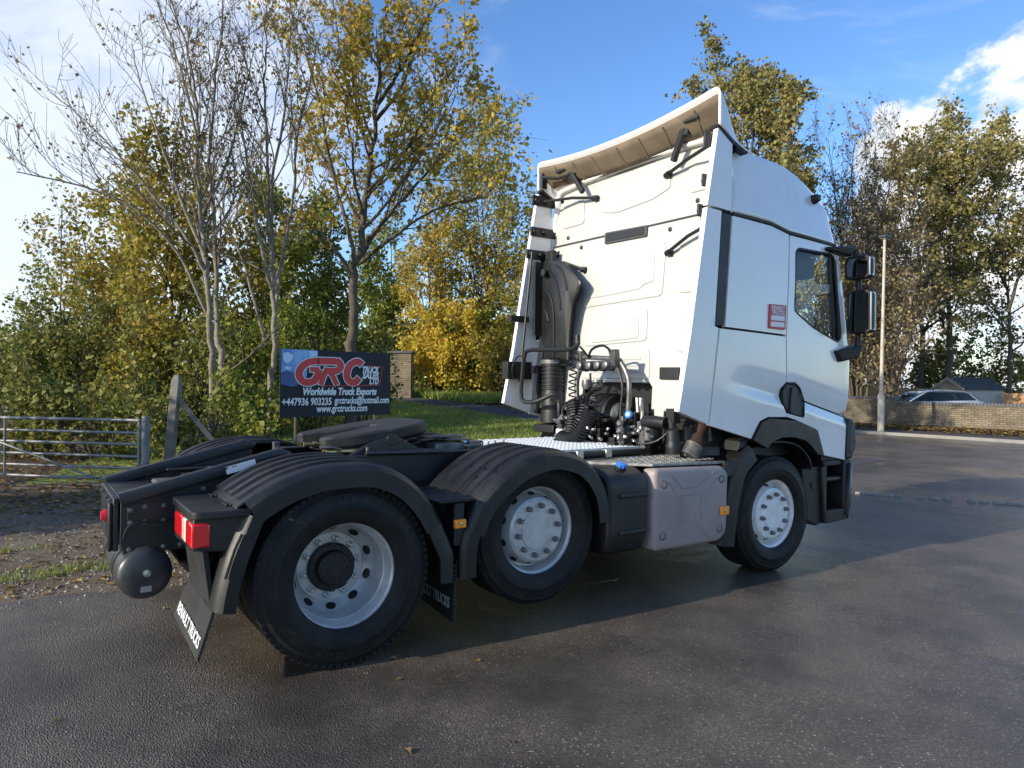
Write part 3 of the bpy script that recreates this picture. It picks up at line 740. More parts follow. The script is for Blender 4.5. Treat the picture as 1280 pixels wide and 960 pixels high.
    for i in range(14): b_.span((.707, s*1.188, .125+i*.026), (.724, s*1.204, .138+i*.026))
    mf = part('mudflap', b_, M['flap'])
    text('flap_lettering', 'RENAULT TRUCKS', .095, M['greyprint'], mf, (.706, s*.90, .235), (0, -1, -.04) if s == -1 else (0, -1, .04), (0, 0, 1), bold=.002, width=.50)

# ---- fifth wheel coupling
fw = MB()
PO, TL = Vector((.17, 0, 1.222)), math.atan2(.115, .85)
def fwp(u, v, w): return PO+Vector((u*math.cos(TL)-w*math.sin(TL), v, u*math.sin(TL)+w*math.cos(TL)))
half = [(.84, 0), (.84, .20), (.80, .31), (.70, .385), (.50, .41), (.28, .40), (.12, .36), (.02, .31), (-.005, .25), (.02, .19), (.10, .165), (.24, .115), (.36, .065), (.50, .05), (.54, 0)]
out = half+[(u, -v) for u, v in half[1:-1]][::-1]
def ringat(w, sc): 
    oo = inset(out, sc); return [fwp(u, v, w) for u, v in oo]
rr = [ringat(-.10, .035), ringat(-.07, .006), ringat(-.014, .0), ringat(0, .014)]
fw.loft(rr)
fwo = part('fifth_wheel', fw, M['grease'], ang=30)
b_ = MB()
for s in (-1, 1):
    b_.prism([(.33, 1.112), (.90, 1.112), (.76, 1.185), (.70, 1.225), (.58, 1.225), (.47, 1.185)], 'y', s*.29, s*.42)
    b_.tube([(.64, s*.28, 1.205), (.64, s*.423, 1.205)], .045, 18)
b_.span((.30, -.42, 1.10), (.95, .42, 1.113)); b_.span((.42, -.2, 1.11), (.86, .2, 1.17))
part('pedestal', b_, M['frame'], fwo, bevel=.006)
b_ = MB()
for s in (-1, 1): b_.hexa([(.13, s*.40, 1.165), (.20, s*.40, 1.168), (.52, s*.30, 1.105), (.42, s*.30, 1.105), (.13, s*.34, 1.173), (.20, s*.34, 1.178), (.52, s*.24, 1.113), (.42, s*.24, 1.113)]); b_.cut()
part('guide_ramp', b_, M['dksteel'], fwo, bevel=.003)
b_ = MB()
for y, z in ((-.36, 1.135), (-.30, 1.13), (.12, 1.15)): b_.tube([(.18, y, z), (.30, y, z), (.42, y, z-.003)], [.017, .014, .02], 10); b_.lathe([(.022, 0), (.022, .03)], (.25, y, z), (1, 0, 0), 6); b_.cut()
part('lock_linkage', b_, M['brass'], fwo)
b_ = MB(); b_.tube([(.44, -.455, 1.125), (.44, -.455, 1.165)], .012, 8); b_.span((.02, .30, 1.02), (.06, .36, 1.16)); b_.span((-.05, .02, 1.0), (-.02, .10, 1.14)); part('grease_fitting', b_, M['dksteel'], fwo)
# pipes, valves and plates ahead of the coupling
b_ = MB()
for y, z, x0, x1 in ((-.25, 1.20, .95, 1.32), (-.12, 1.16, .98, 1.45), (.08, 1.18, 1.0, 1.5), (.24, 1.15, .95, 1.55)):
    b_.span((x0, y-.06, z), (x1, y+.06, z+.012)); b_.cut()
b_.span((1.0, -.40, 1.05), (1.25, -.2, 1.16)); b_.span((1.1, .0, 1.05), (1.3, .2, 1.14)); b_.span((1.32, -.36, 1.08), (1.44, -.30, 1.17))
part('valve_block', b_, M['dksteel'], bevel=.006)
b_ = MB()
for k in range(9):
    y = -.34+k*.085; z = 1.09+.03*(k % 3)
    b_.tube(spline([(.85, y, z), (1.1, y+.05*math.sin(k), z+.05), (1.4, y*.8, z-.02), (1.75, y*.6, 1.03)], 6), .011+.003*(k % 2), 6); b_.cut()
part('air_pipes', b_, M['plastic_dk'])
b_ = MB()
for x in (1.28, 1.4, 1.46, 1.52, 1.6): b_.tube([(x, -.40, 1.1), (x, -.40, 1.155+.02*math.sin(x*9))], .008, 6); b_.cut()
b_.span((1.24, -.415, 1.135), (1.40, -.40, 1.15)); part('pipe_clip', b_, M['steel'])

# ---- catwalk plate with raised studs
cw = [(1.74, -.60), (2.86, -.60), (2.86, .66), (1.93, .66), (1.93, .42), (1.74, .42)]
b_ = MB(); b_.prism(cw, 'z', 1.055, 1.075); b_.span((1.74, -.63, 1.045), (2.86, -.603, 1.09)); cwo = part('catwalk', b_, M['catwalk'])
b_ = MB()
nx, ny = 26, 24
for i in range(nx):
    for j in range(ny):
        x, y = 1.765+i*.043, -.575+j*.0525+(.02 if i % 2 else 0)
        if y > .40 and x < 1.95: continue
        if y > .645: continue
        b_.add([(x-.016, y-.019, 1.075), (x+.016, y-.019, 1.075), (x+.016, y+.019, 1.075), (x-.016, y+.019, 1.075), (x-.010, y-.012, 1.089), (x+.010, y-.012, 1.089), (x+.010, y+.012, 1.089), (x-.010, y+.012, 1.089)],
               [(4, 5, 6, 7), (0, 1, 5, 4), (1, 2, 6, 5), (2, 3, 7, 6), (3, 0, 4, 7)])
tag(part('stud', b_, M['catwalk'], cwo, smooth=False), kind='stuff')
b_ = MB(); b_.tube([(1.95, -.69, 1.055), (2.90, -.69, 1.05)], .028, 12); ro = part('side_rail', b_, M['plastic_dk'])
b_ = MB()
for x in (2.12, 2.42): b_.span((x-.035, -.725, 1.02), (x+.035, -.655, 1.092)); b_.cut()
part('rail_clip', b_, M['steel'], ro, bevel=.01)

# ---- tanks
def side_tanks(s):
    b_ = MB()
    sec = rounded([(-.58, .99), (-1.10, 1.0), (-1.20, .955), (-1.235, .88), (-1.235, .50), (-1.19, .37), (-.58, .37)], .05, 4)
    b_.prism([(s*-a if s == 1 else a, z) for a, z in sec], 'x', 1.955, 2.345); o = part('urea_tank', b_, M['plastic'], bevel=.03, seg=3)
    b_ = MB()
    for z in (.80, .53): 
        b_.prism(rounded([(s*1.10, z-.02), (s*1.247, z-.02), (s*1.247, z+.02), (s*1.10, z+.02)], .012, 3), 'x', 2.06, 2.33); b_.cut()
    part('tank_rib', b_, M['plastic'], o, bevel=.006)
    b_ = MB(); b_.lathe([(.052, 0), (.055, .012), (.055, .035), (.045, .046), (0, .05)], (2.20, s*1.14, 1.005), (0, s*.35, .94), 14, caps=False); b_.v = [tuple(Vector((2.17, s*1.13, 1.0))+(Vector(v)-Vector((2.20, s*1.14, 1.005)))*.7) for v in b_.v]
    for k in range(10):
        a = 2*math.pi*k/10; ax = Vector((0, s*.35, .94)).normalized(); e1 = Vector((1, 0, 0)); e2 = ax.cross(e1)
        p = Vector((2.17, s*1.13, 1.0))+e1*math.cos(a)*.038+e2*math.sin(a)*.038
        b_.tube([p+ax*.004, p+ax*.025], .0065, 6)
    part('filler_cap', b_, M['blue'], o)
    b_ = MB(); b_.lathe([(.044, 0), (.044, .03)], (2.17, s*1.12, .978), (0, s*.35, .94), 16); part('filler_neck', b_, M['plastic_dk'], o)
    # fuel tank with moulded cover
    b_ = MB(); b_.span((2.47, s*.55, .38), (3.22, s*1.17, .955)); fo = part('fuel_tank', b_, M['dust'], bevel=.04, seg=3)
    b_ = MB(); out_ = rounded([(2.40, .355), (3.16, .355), (3.235, .43), (3.25, .90), (3.19, .962), (2.40, .985)], [.05, .06, .05, .06, .06, .06], 5)
    b_.loft([[(x, s*1.13, z) for x, z in out_], [(x, s*1.225, z) for x, z in out_], [(x, s*1.245, z) for x, z in inset(out_, .012)], [(x, s*1.252, z) for x, z in inset(out_, .035)]])
    co = part('tank_cover', b_, M['lilac'], fo, ang=45)
    b_ = MB(); y = s*1.252
    cx, cz, hw, hh = 2.80, .655, .115, .105
    def ridge(pts, r=.0055): b_.tube([(p[0], y, p[1]) for p in pts], r, 6)
    ridge([(cx-hw, cz-hh), (cx+hw, cz-hh), (cx+hw, cz+hh), (cx-hw, cz+hh), (cx-hw, cz-hh)])
    ridge([(2.59, .93), (2.68, .83), (2.71, .815), (2.86, .815), (2.90, .835), (3.06, .925)])
    ridge([(2.60, .40), (2.74, .495), (2.79, .51), (2.87, .505), (2.91, .49), (3.02, .40)])
    ridge([(2.56, .87), (2.62, .78), (2.63, .74), (2.615, .55), (2.59, .49), (2.54, .44)])
    ridge([(3.11, .88), (3.02, .80), (3.00, .76), (2.985, .60), (3.0, .55), (3.08, .44)])
    part('cover_ridge', b_, M['lilac'], fo)
    for x, z in ((2.50, .86), (3.16, .86), (2.49, .47), (3.14, .46)):
        b_ = MB(); b_.lathe([(.034, 0), (.034, .004), (.026, .006), (.024, -.02), (0, -.02)], (x, s*1.2515, z), (0, s, 0), 16, caps=False)
        b_.lathe([(.014, -.02), (.014, .0), (0, .0)], (x, s*1.2515, z), (0, s, 0), 6); part('cover_bolt', b_, M['dksteel'], fo)
    b_ = MB(); b_.span((3.135, s*1.252, .565), (3.238, s*1.272, .638)); mk = part('side_marker', b_, M['orange'], bevel=.008)
    b_ = MB(); b_.lathe([(.014, 0), (.014, .004), (0, .006)], (3.187, s*1.272, .602), (0, s, 0), 12); part('reflector', b_, M['brass'], mk)
    # dirty step plate over the tanks
    b_ = MB(); b_.hexa([(1.98, s*.66, .985), (3.22, s*.62, .985), (3.24, s*1.20, .972), (2.42, s*1.21, .996), (1.98, s*.66, 1.013), (3.22, s*.62, 1.008), (3.24, s*1.20, .990), (2.42, s*1.21, 1.016)])
    so_ = part('step_plate', b_, M['tread'], fo, bevel=.004)
    b_ = MB()
    for i in range(22):
        for j in range(9):
            x = 2.45+i*.035; y_ = .70+j*.055
            a = .5 if (i+j) % 2 else -.5
            b_.box((x, s*y_, 1.013), (.026, .008, .008), Matrix.Rotation(a*1.6, 3, 'Z'))
    tag(part('tread_bar', b_, M['tread'], fo), kind='stuff')
    b_ = MB(); b_.hexa([(3.24, s*1.10, .86), (3.37, s*1.10, .88), (3.37, s*1.235, .88), (3.24, s*1.235, .86), (3.21, s*1.08, 1.0), (3.40, s*1.08, .99), (3.40, s*1.235, .985), (3.21, s*1.235, 1.0)]); part('tank_end_bracket', b_, M['plastic'], fo, bevel=.01)
for s in (-1, 1): side_tanks(s)

# driveline and boxes added under the frame to block light from the far side
b_ = MB(); b_.tube([(.25, 0, .55), (1.0, 0, .62), (2.4, 0, .70)], .06, 12); part('propshaft', b_, M['frame'])
b_ = MB(); b_.lathe([(.16, 2.3), (.24, 2.5), (.26, 2.9), (.34, 3.2), (.36, 3.5), (.30, 4.3)], (0, 0, .62), (1, 0, 0), 18); part('gearbox', b_, M['plastic_dk'])
b_ = MB(); b_.span((2.0, -.55, .30), (3.1, .55, .62)); part('silencer_box', b_, M['plastic_dk'], bevel=.05)
b_ = MB(); b_.lathe([(0, -.5), (.11, -.47), (.13, -.42), (.13, .42), (0, .5)], (.72, 0, .42), (0, 1, 0), 20); part('brake_reservoir', b_, M['frame'], ang=50)
# ================================================================= the cab
def sstep(t): t = max(0., min(1., t)); return t*t*(3-2*t)
def Yc(x, z):
    t = max(0., min(1., (x-3.35)/1.4)); y = 1.25-.06*t**1.5
    if x > 4.75: y -= .05*(x-4.75)
    if z > 2: y -= .02*(z-2)**2*max(0., min(1., (x-3.1)/.8))
    x0 = 5.06-.20*max(0., min(1.1, (z-1.9)/1.06))
    if x > x0:
        s_ = min(1., (x-x0)/.30); y -= .28*(1-math.sqrt(max(0., 1-s_*s_)))
    return y
def crease(x, z):
    if x < 3.12 or z > 2.0: return 0.
    zc = 1.66-(x-3.2)*.167 if x < 4.1 else 1.495-(x-4.3)*.215
    f = sstep((x-3.15)/.8); s_ = z-zc
    if s_ > 0: g = max(0., 1-s_/.20)**1.5
    else: g = max(0., 1+s_/.085)
    return .034*f*g
def xw(z): return 3.12+.1*(z-1.5)
def panel(name, outline, s, holes=(), thick=.035, m='white', parent=None, off=0.0, gap=.004, dx=.07, dz=.05, bevel=.006, use_crease=True, yf=None, m2=None):
    bm = bmesh.new(); edges = []
    for k, lp in enumerate([inset(outline, gap)]+[inset(h, -gap) for h in holes]):
        vs = [bm.verts.new((x, 0, z)) for x, z in lp]
        edges += [bm.edges.new((vs[i], vs[(i+1) % len(vs)])) for i in range(len(vs))]
    bmesh.ops.triangle_fill(bm, edges=edges, use_beauty=True, normal=(0, -1, 0))
    xs = [v.co.x for v in bm.verts]; zs = [v.co.z for v in bm.verts]
    for lo, hi, st, ax in ((min(xs), max(xs), dx, 0), (min(zs), max(zs), dz, 2)):
        q = lo+st
        while q < hi-.01:
            no = (1, 0, 0) if ax == 0 else (0, 0, 1); co = (q, 0, 0) if ax == 0 else (0, 0, q)
            bmesh.ops.bisect_plane(bm, geom=bm.verts[:]+bm.edges[:]+bm.faces[:], plane_co=co, plane_no=no); q += st
    bmesh.ops.dissolve_limit(bm, angle_limit=.001, verts=bm.verts[:], edges=[]) if False else None
    for v in bm.verts:
        y = (yf or Yc)(v.co.x, v.co.z)-(crease(v.co.x, v.co.z) if use_crease else 0)-off
        v.co.y = s*y
    for f in bm.faces:
        f.normal_update()
        if f.normal.y*s < 0: f.normal_flip()
        f.smooth = True
    me = bpy.data.meshes.new(name); bm.to_mesh(me); bm.free()
    me.materials.append(M[m]); 
    if m2: me.materials.append(M[m2])
    o = bpy.data.objects.new(name, me); COL.objects.link(o); o.parent = parent or TR
    sm = o.modifiers.new('thickness', 'SOLIDIFY'); sm.thickness = thick; sm.offset = -1
    if m2: sm.material_offset = 1
    if bevel:
        bv = o.modifiers.new('bevel', 'BEVEL'); bv.width = bevel; bv.segments = 2; bv.limit_method = 'ANGLE'; bv.angle_limit = R(50); bv.harden_normals = True
    return o
P_A = [(2.957, 3.042), (3.138, 3.034), (3.066, 2.098), (3.112, 2.082), (2.998, 1.300), (2.651, 1.409), (2.777, 2.001)]
P_B = [(3.141, 3.023), (3.262, 3.026), (3.178, 2.099), (3.068, 2.098)]
P_C = [(3.270, 3.016), (3.827, 3.008), (4.090, 2.968), (4.028, 2.068), (3.187, 2.092)]
P_D = [(3.125, 2.082), (4.024, 2.058), (4.040, 1.645), (3.975, 1.59), (3.977, 1.472), (4.041, 1.386), (4.042, 1.342), (3.768, 1.348), (3.655, 1.314), (3.536, 1.168), (3.002, 1.294)]
P_E = [(4.100, 2.966), (4.880, 2.955), (4.97, 2.80), (5.075, 2.106), (5.12, 1.95), (5.14, 1.827), (5.10, 1.39), (4.977, 1.353), (4.322, 1.495), (4.253, 1.617), (4.188, 1.65), (4.047, 1.65), (4.034, 2.06)]
P_F = [(4.324, 1.487), (4.977, 1.345), (5.075, 1.32), (5.07, .905), (4.644, .978), (4.527, 1.22), (4.168, 1.320), (4.046, 1.343), (4.046, 1.383), (4.326, 1.34)]
P_W = [(4.158, 2.29), (4.190, 2.825), (4.24, 2.86), (4.80, 2.872), (4.865, 2.83), (4.965, 2.10), (4.905, 2.045), (4.457, 2.163)]
P_H = [(2.957, 3.052), (3.078, 3.70), (3.275, 3.605), (3.262, 3.042)]
P_ARCH = [(3.536, 1.160), (3.655, 1.310), (3.768, 1.342), (4.168, 1.316), (4.527, 1.216), (4.644, .974), (4.53, .99), (4.44, 1.06), (4.326, 1.125), (4.132, 1.163), (3.947, 1.166), (3.806, 1.134), (3.737, 1.08)]
for s in (-1, 1):
    panel('rear_side_fairing', P_A, s, thick=.05, use_crease=False)
    panel('side_strip', P_B, s, m='plastic', off=.004, thick=.03)
    panel('upper_side_panel', P_C, s)
    panel('lower_side_panel', P_D, s, dz=.02, dx=.05)
    dr = panel('door', P_E, s, holes=[P_W], dz=.03)
    panel('lower_front_panel', P_F, s, dz=.02, dx=.05, parent=None)
    panel('upper_rear_fairing', P_H, s, thick=.05)
    panel('wheel_arch_trim', P_ARCH, s, m='plastic', off=-.022, thick=.09, bevel=.012, use_crease=False)
    # dark sheet added behind the painted skins against light leaks, open at the window
    core = [(3.17, 3.02), (4.09, 2.99), (4.87, 2.94), (4.95, 2.80), (5.04, 2.10), (5.09, 1.85), (5.05, 1.40), (5.03, .95), (4.66, 1.0), (4.53, 1.24), (4.17, 1.335), (3.77, 1.36), (3.66, 1.33), (3.55, 1.19), (3.02, 1.31), (3.13, 2.08), (3.09, 2.11)]
    panel('cab_light_block', core, s, holes=[inset(P_W, -.005)], m='plastic_dk', off=.07, thick=.02, bevel=0, use_crease=False)
    # window: seal, glass
    wr = rounded(P_W, .05, 4)
    b_ = MB(); b_.tube([(x, s*(Yc(x, z)-.012), z) for x, z in wr+[wr[0]]], .017, 6); part('window_seal', b_, M['plastic_dk'], dr)
    b_ = MB(); b_.tube([(4.885, s*(Yc(4.885, 2.8)-.02), 2.82), (4.96, s*(Yc(4.96, 2.1)-.02), 2.10)], .02, 6); b_.tube([(4.80, s*(Yc(4.8, 2.86)-.03), 2.86), (4.86, s*(Yc(4.86, 2.1)-.03), 2.07)], .024, 6); part('window_channel', b_, M['plastic_dk'], dr)
    wg = panel('window_glass', P_W, s, m='glass', off=.022, thick=.005, bevel=0, parent=dr); wg.modifiers.clear()
    # handle recess with grip
    hp = [(3.983, 1.587), (4.04, 1.642), (4.185, 1.637), (4.245, 1.61), (4.318, 1.485), (4.322, 1.338), (4.066, 1.382), (3.983, 1.472)]
    ho = panel('door_handle', hp, s, m='plastic_dk', off=.006, thick=.03, use_crease=False)
    b_ = MB(); y = s*(Yc(4.1, 1.5)+.004)
    b_.prism([(4.09, 1.39), (4.15, 1.39), (4.19, 1.60), (4.12, 1.61)], 'y', y-.006, y+.012); part('grip', b_, M['slot'], ho, bevel=.008)
    b_ = MB(); b_.tube([(x, s*(Yc(x, z)-.0+.0), z) for x, z in rounded(hp, .03, 3)+[rounded(hp, .03, 3)[0]]], .008, 5); part('handle_rim', b_, M['plastic'], ho)
    # trim line between roof and sides
    b_ = MB(); ln = [(3.27, 3.031), (3.5, 3.030), (3.80, 3.026), (3.90, 3.012), (4.09, 2.984), (4.40, 2.980), (4.86, 2.968)]
    b_.tube([(x, s*(Yc(x, z)+.0), z) for x, z in ln], .016, 6); part('roof_trim', b_, M['plastic'])
# ---- high roof
def zroof(x):
    K = [(3.24, 3.74), (3.5, 3.70), (3.75, 3.665), (4.1, 3.665), (4.4, 3.64), (4.65, 3.585), (4.85, 3.48), (5.0, 3.32), (5.06, 3.17), (5.08, 3.02)]
    for a, b in zip(K, K[1:]):
        if x <= b[0]: return a[1]+(b[1]-a[1])*max(0, (x-a[0])/(b[0]-a[0]))
    return K[-1][1]
def roofpt(x, t):
    """t from -1 (right sill) to 1: a boxy section with rounded shoulders"""
    zb = 3.038 if x < 3.8 else 3.038-.055*min(1, (x-3.8)/.3)
    zt = zroof(x); w = Yc(min(x, 4.86), 3.0)+.004
    if x > 4.80: w -= .38*(1-math.sqrt(max(0, 1-((x-4.80)/.285)**2)))
    tilt = .085*(zt-zb)/.6; rc = min(.13 if x < 4.2 else .13+.16*min(1, (x-4.2)/.6), .48*(zt-zb), .4*w)
    a = abs(t)
    if a > .62:                                     # flat flank leaning in
        k = (1-a)/.38; y = w-tilt*k; z = zb+(zt-rc-zb)*k
    elif a > .38:                                   # shoulder
        q = (.62-a)/.24*math.pi/2; y = w-tilt-rc*(1-math.cos(q)); z = zt-rc+rc*math.sin(q)
    else: y = (w-tilt-rc)*a/.38; z = zt+.03*(1-(a/.38)**2)
    return (x, math.copysign(y, t), z)
xs = [3.27, 3.36, 3.5, 3.65, 3.8, 3.95, 4.1, 4.25, 4.4, 4.52, 4.64, 4.74, 4.83, 4.9, 4.96, 5.01, 5.04, 5.06, 5.078]
ts = [k/32 for k in range(-32, 33)]
b_ = MB(); b_.loft([[roofpt(x, t) for t in ts] for x in xs], closed=False, caps=False)
ro = part('roof', b_, M['white'], ang=60)
sm = ro.modifiers.new('thickness', 'SOLIDIFY'); sm.thickness = .03; sm.offset = -1
b_ = MB(); rp = roofpt(4.62, -.86); b_.lathe([(.03, -.06), (.045, .0), (.045, .02), (.02, .06), (0, .065)], (4.62, -1.10, 3.38), (.25, -.8, .5), 14); b_.span((4.58, -1.16, 3.36), (4.65, -1.05, 3.42)); part('roof_horn', b_, M['plastic_dk'], ro, bevel=.01)
b_ = MB(); b_.lathe([(.03, -.02), (.045, .0), (.045, .02), (.02, .06), (0, .065)], (4.60, 1.06, 3.40), (.25, .8, .5), 14); b_.span((4.56, 1.02, 3.38), (4.63, 1.13, 3.44)); part('roof_horn', b_, M['plastic_dk'], ro, bevel=.01)
# ---- roof deflector, a hollow shell over the back of the roof
def lerp(a, b, t): return a+(b-a)*t
def table(T, x):
    for a, b in zip(T, T[1:]):
        if x <= b[0]: return a[1]+(b[1]-a[1])*max(0, (x-a[0])/(b[0]-a[0]))
    return T[-1][1]
def deflpt(x, t):
    zt = table([(3.10, 4.045), (3.14, 4.0), (3.2, 3.932), (3.3, 3.838), (3.45, 3.735), (3.6, 3.665), (3.8, 3.61)], x)
    zb = table([(3.10, 3.735), (3.285, 3.640), (3.465, 3.590), (3.80, 3.57)], x)
    k = sstep((x-3.14)/.64); a = abs(t); rc = .05
    if a > .7: y, z = 1.25, zb+(zt-rc-zb)*(1-a)/.3
    elif a > .5: q = (.7-a)/.2*math.pi/2; y = 1.25-rc*(1-math.cos(q)); z = zt-rc+rc*math.sin(q)
    else: y = (1.25-rc)*a/.5; z = zt-.085*(1-(a/.5)**2)*(1-k)
    y = math.copysign(y, t)
    rx, ry, rz = roofpt(max(3.27, x), t*.50)
    return (x, lerp(y, ry*1.004, k), lerp(z, rz+.008, k))
dxs = (3.10, 3.12, 3.15, 3.2, 3.25, 3.3, 3.38, 3.45, 3.52, 3.6, 3.68, 3.76)
dts = [k/40 for k in range(-40, 41)]
ii = [q for q, t_ in enumerate(dts) if abs(deflpt(3.10, t_)[1]) < 1.2385]
b_ = MB(); b_.loft([[deflpt(x, t) for t in dts] for x in dxs], closed=False, caps=False)
df = b_.build('roof_deflector', M['white'], TR, ang=50)
sm = df.modifiers.new('thickness', 'SOLIDIFY'); sm.thickness = .017; sm.offset = -1
b_ = MB(); b_.loft([[Vector(deflpt(x, dts[q]))-Vector((0, 0, .056)) for q in ii] for x in (3.106, 3.15, 3.2, 3.24, 3.285)], closed=False, caps=False)
ln_ = part('deflector_lining', b_, M['tan'], df, ang=60)
sm = ln_.modifiers.new('thickness', 'SOLIDIFY'); sm.thickness = .006
for y in (-.95, -.62, -.3, .02, .34, .66, .98):
    b_ = MB(); t_ = min(range(len(dts)), key=lambda q: abs(deflpt(3.15, dts[q])[1]-y)); b_.tube([Vector(deflpt(x, dts[t_]))-Vector((0, 0, .064)) for x in (3.115, 3.17, 3.22, 3.27)], .012, 6); part('lining_rib', b_, M['tan'], df)
for s in (-1, 1):
    b_ = MB(); b_.prism([(3.085, 3.705), (3.29, 3.610), (3.47, 3.560), (3.47, 3.575), (3.29, 3.640), (3.10, 3.735)], 'y', s*1.16, s*1.236); part('deflector_gap_shade', b_, M['plastic_dk'], df)  # black wedge standing in for the shade in the gap under the deflector

# ---- rear wall of the cab
def wallpanel(name, outline, thick, m, parent, out=0.0, bevel=.008, holes=(), dz=.25):
    bm = bmesh.new(); edges = []
    for lp in [outline]+list(holes):
        vs = [bm.verts.new((0, y, z)) for y, z in lp]
        edges += [bm.edges.new((vs[i], vs[(i+1) % len(vs)])) for i in range(len(vs))]
    bmesh.ops.triangle_fill(bm, edges=edges, use_beauty=True, normal=(-1, 0, 0))
    for v in bm.verts: v.co.x = xw(v.co.z)-out
    for f in bm.faces:
        f.normal_update()
        if f.normal.x > 0: f.normal_flip()
    r = bmesh.ops.dissolve_limit(bm, angle_limit=.02, verts=bm.verts[:], edges=bm.edges[:]) if not holes else None
    me = bpy.data.meshes.new(name); bm.to_mesh(me); bm.free(); me.materials.append(M[m])
    me.polygons.foreach_set('use_smooth', [True]*len(me.polygons))
    o = bpy.data.objects.new(name, me); COL.objects.link(o); o.parent = parent or TR
    sm = o.modifiers.new('thickness', 'SOLIDIFY'); sm.thickness = thick; sm.offset = -1
    if bevel:
        bv = o.modifiers.new('bevel', 'BEVEL'); bv.width = bevel; bv.segments = 3; bv.limit_method = 'ANGLE'; bv.angle_limit = R(40); bv.harden_normals = True
    return o
low = [(-1.17, 1.40), (-.66, 1.385), (-.66, 1.40), (-.50, 1.40), (-.49, 1.60), (-.455, 1.635), (.43, 1.645), (.475, 1.62), (.475, 1.36), (.80, 1.345), (1.17, 1.36), (1.17, 3.118), (-1.17, 3.082)]
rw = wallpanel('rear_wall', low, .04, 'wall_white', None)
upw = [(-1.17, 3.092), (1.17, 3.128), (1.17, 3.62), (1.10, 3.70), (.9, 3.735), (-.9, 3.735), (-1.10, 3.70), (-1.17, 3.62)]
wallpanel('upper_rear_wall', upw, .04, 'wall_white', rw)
b_ = MB(); b_.span((3.33, -1.16, 1.7), (3.35, 1.16, 3.7)); 
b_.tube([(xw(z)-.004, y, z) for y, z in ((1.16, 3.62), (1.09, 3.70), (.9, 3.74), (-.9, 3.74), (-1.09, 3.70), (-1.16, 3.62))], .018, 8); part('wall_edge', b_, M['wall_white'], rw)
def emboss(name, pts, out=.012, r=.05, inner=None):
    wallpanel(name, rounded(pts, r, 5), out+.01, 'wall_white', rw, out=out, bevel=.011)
emboss('embossed_panel', [(.41, 3.36), (.385, 3.60), (.30, 3.655), (-.48, 3.64), (-.53, 3.41), (-.30, 3.345), (.19, 3.315)])
emboss('embossed_panel', [(.58, 2.40), (.56, 2.95), (.46, 2.975), (-.47, 2.945), (-.53, 2.89), (-.53, 2.42)])
wallpanel('embossed_recess', rounded([(.47, 2.49), (.44, 2.86), (-.40, 2.84), (-.42, 2.56), (-.30, 2.55), (-.25, 2.51), (.25, 2.49)], .04, 4), .016, 'wall_white', rw, out=.021, bevel=.010)
emboss('embossed_panel', [(.50, 2.00), (.49, 2.30), (-.36, 2.33), (-.38, 2.02)])
wallpanel('embossed_recess', rounded([(.40, 2.03), (.39, 2.24), (-.26, 2.26), (-.28, 2.05)], .03, 4), .016, 'wall_white', rw, out=.021, bevel=.010)
emboss('embossed_panel', [(.52, 1.68), (.50, 1.94), (-.42, 1.95), (-.46, 1.67)])
for z in (1.73, 1.79, 1.85):
    wallpanel('embossed_rib', rounded([(.38, z), (.38, z+.022), (-.33, z+.022), (-.33, z)], .01, 2), .01, 'wall_white', rw, out=.019, bevel=.005)
emboss('embossed_panel', [(-.70, 2.42), (-.70, 2.92), (-1.12, 2.92), (-1.12, 2.42)], r=.08)
emboss('embossed_panel', [(-.74, 3.30), (-.72, 3.56), (-1.10, 3.55), (-1.10, 3.30)], r=.08)
emboss('embossed_panel', [(-.74, 1.90), (-.72, 2.24), (-1.10, 2.24), (-1.10, 1.90)], r=.08)
emboss('embossed_panel', [(1.06, 3.30), (1.06, 3.58), (.72, 3.60), (.66, 3.30)], r=.08)
wallpanel('vent_slot', rounded([(.318, 3.140), (-.275, 3.112), (-.278, 3.003), (.310, 3.022)], .015, 3), .03, 'slot', rw, out=.02, bevel=.006)
wallpanel('vent_inset', rounded([(.29, 3.122), (-.25, 3.098), (-.255, 3.022), (.285, 3.040)], .012, 3), .01, 'plastic_dk', rw, out=.024, bevel=.004)
wallpanel('wall_plate', [(-.58, 1.775), (-.81, 1.772), (-.81, 1.665), (-.59, 1.668)], .02, 'plastic_dk', rw, out=.02, bevel=.004)
wallpanel('foot_tab', [(-.535, 1.41), (-.655, 1.41), (-.655, 1.335), (-.545, 1.345)], .02, 'wall_white', rw, out=.0, bevel=.004)
b_ = MB()
for y, z in ((.93, 3.19), (.69, 3.05), (-.56, 3.02), (-.86, 3.22), (-.93, 2.95), (-1.0, 2.93), (-.9, 2.02)): b_.lathe([(.022, 0), (.022, .006), (.012, .012), (0, .012)], (xw(z)-.001, y, z), (-1, 0, 0), 12); b_.cut()
part('wall_plug', b_, M['plastic_dk'], rw)
b_ = MB(); b_.tube([(xw(3.1)-.002, -1.17, 3.087), (xw(3.1)-.002, 1.17, 3.123)], .010, 6); part('wall_seam', b_, M['slot'], rw)
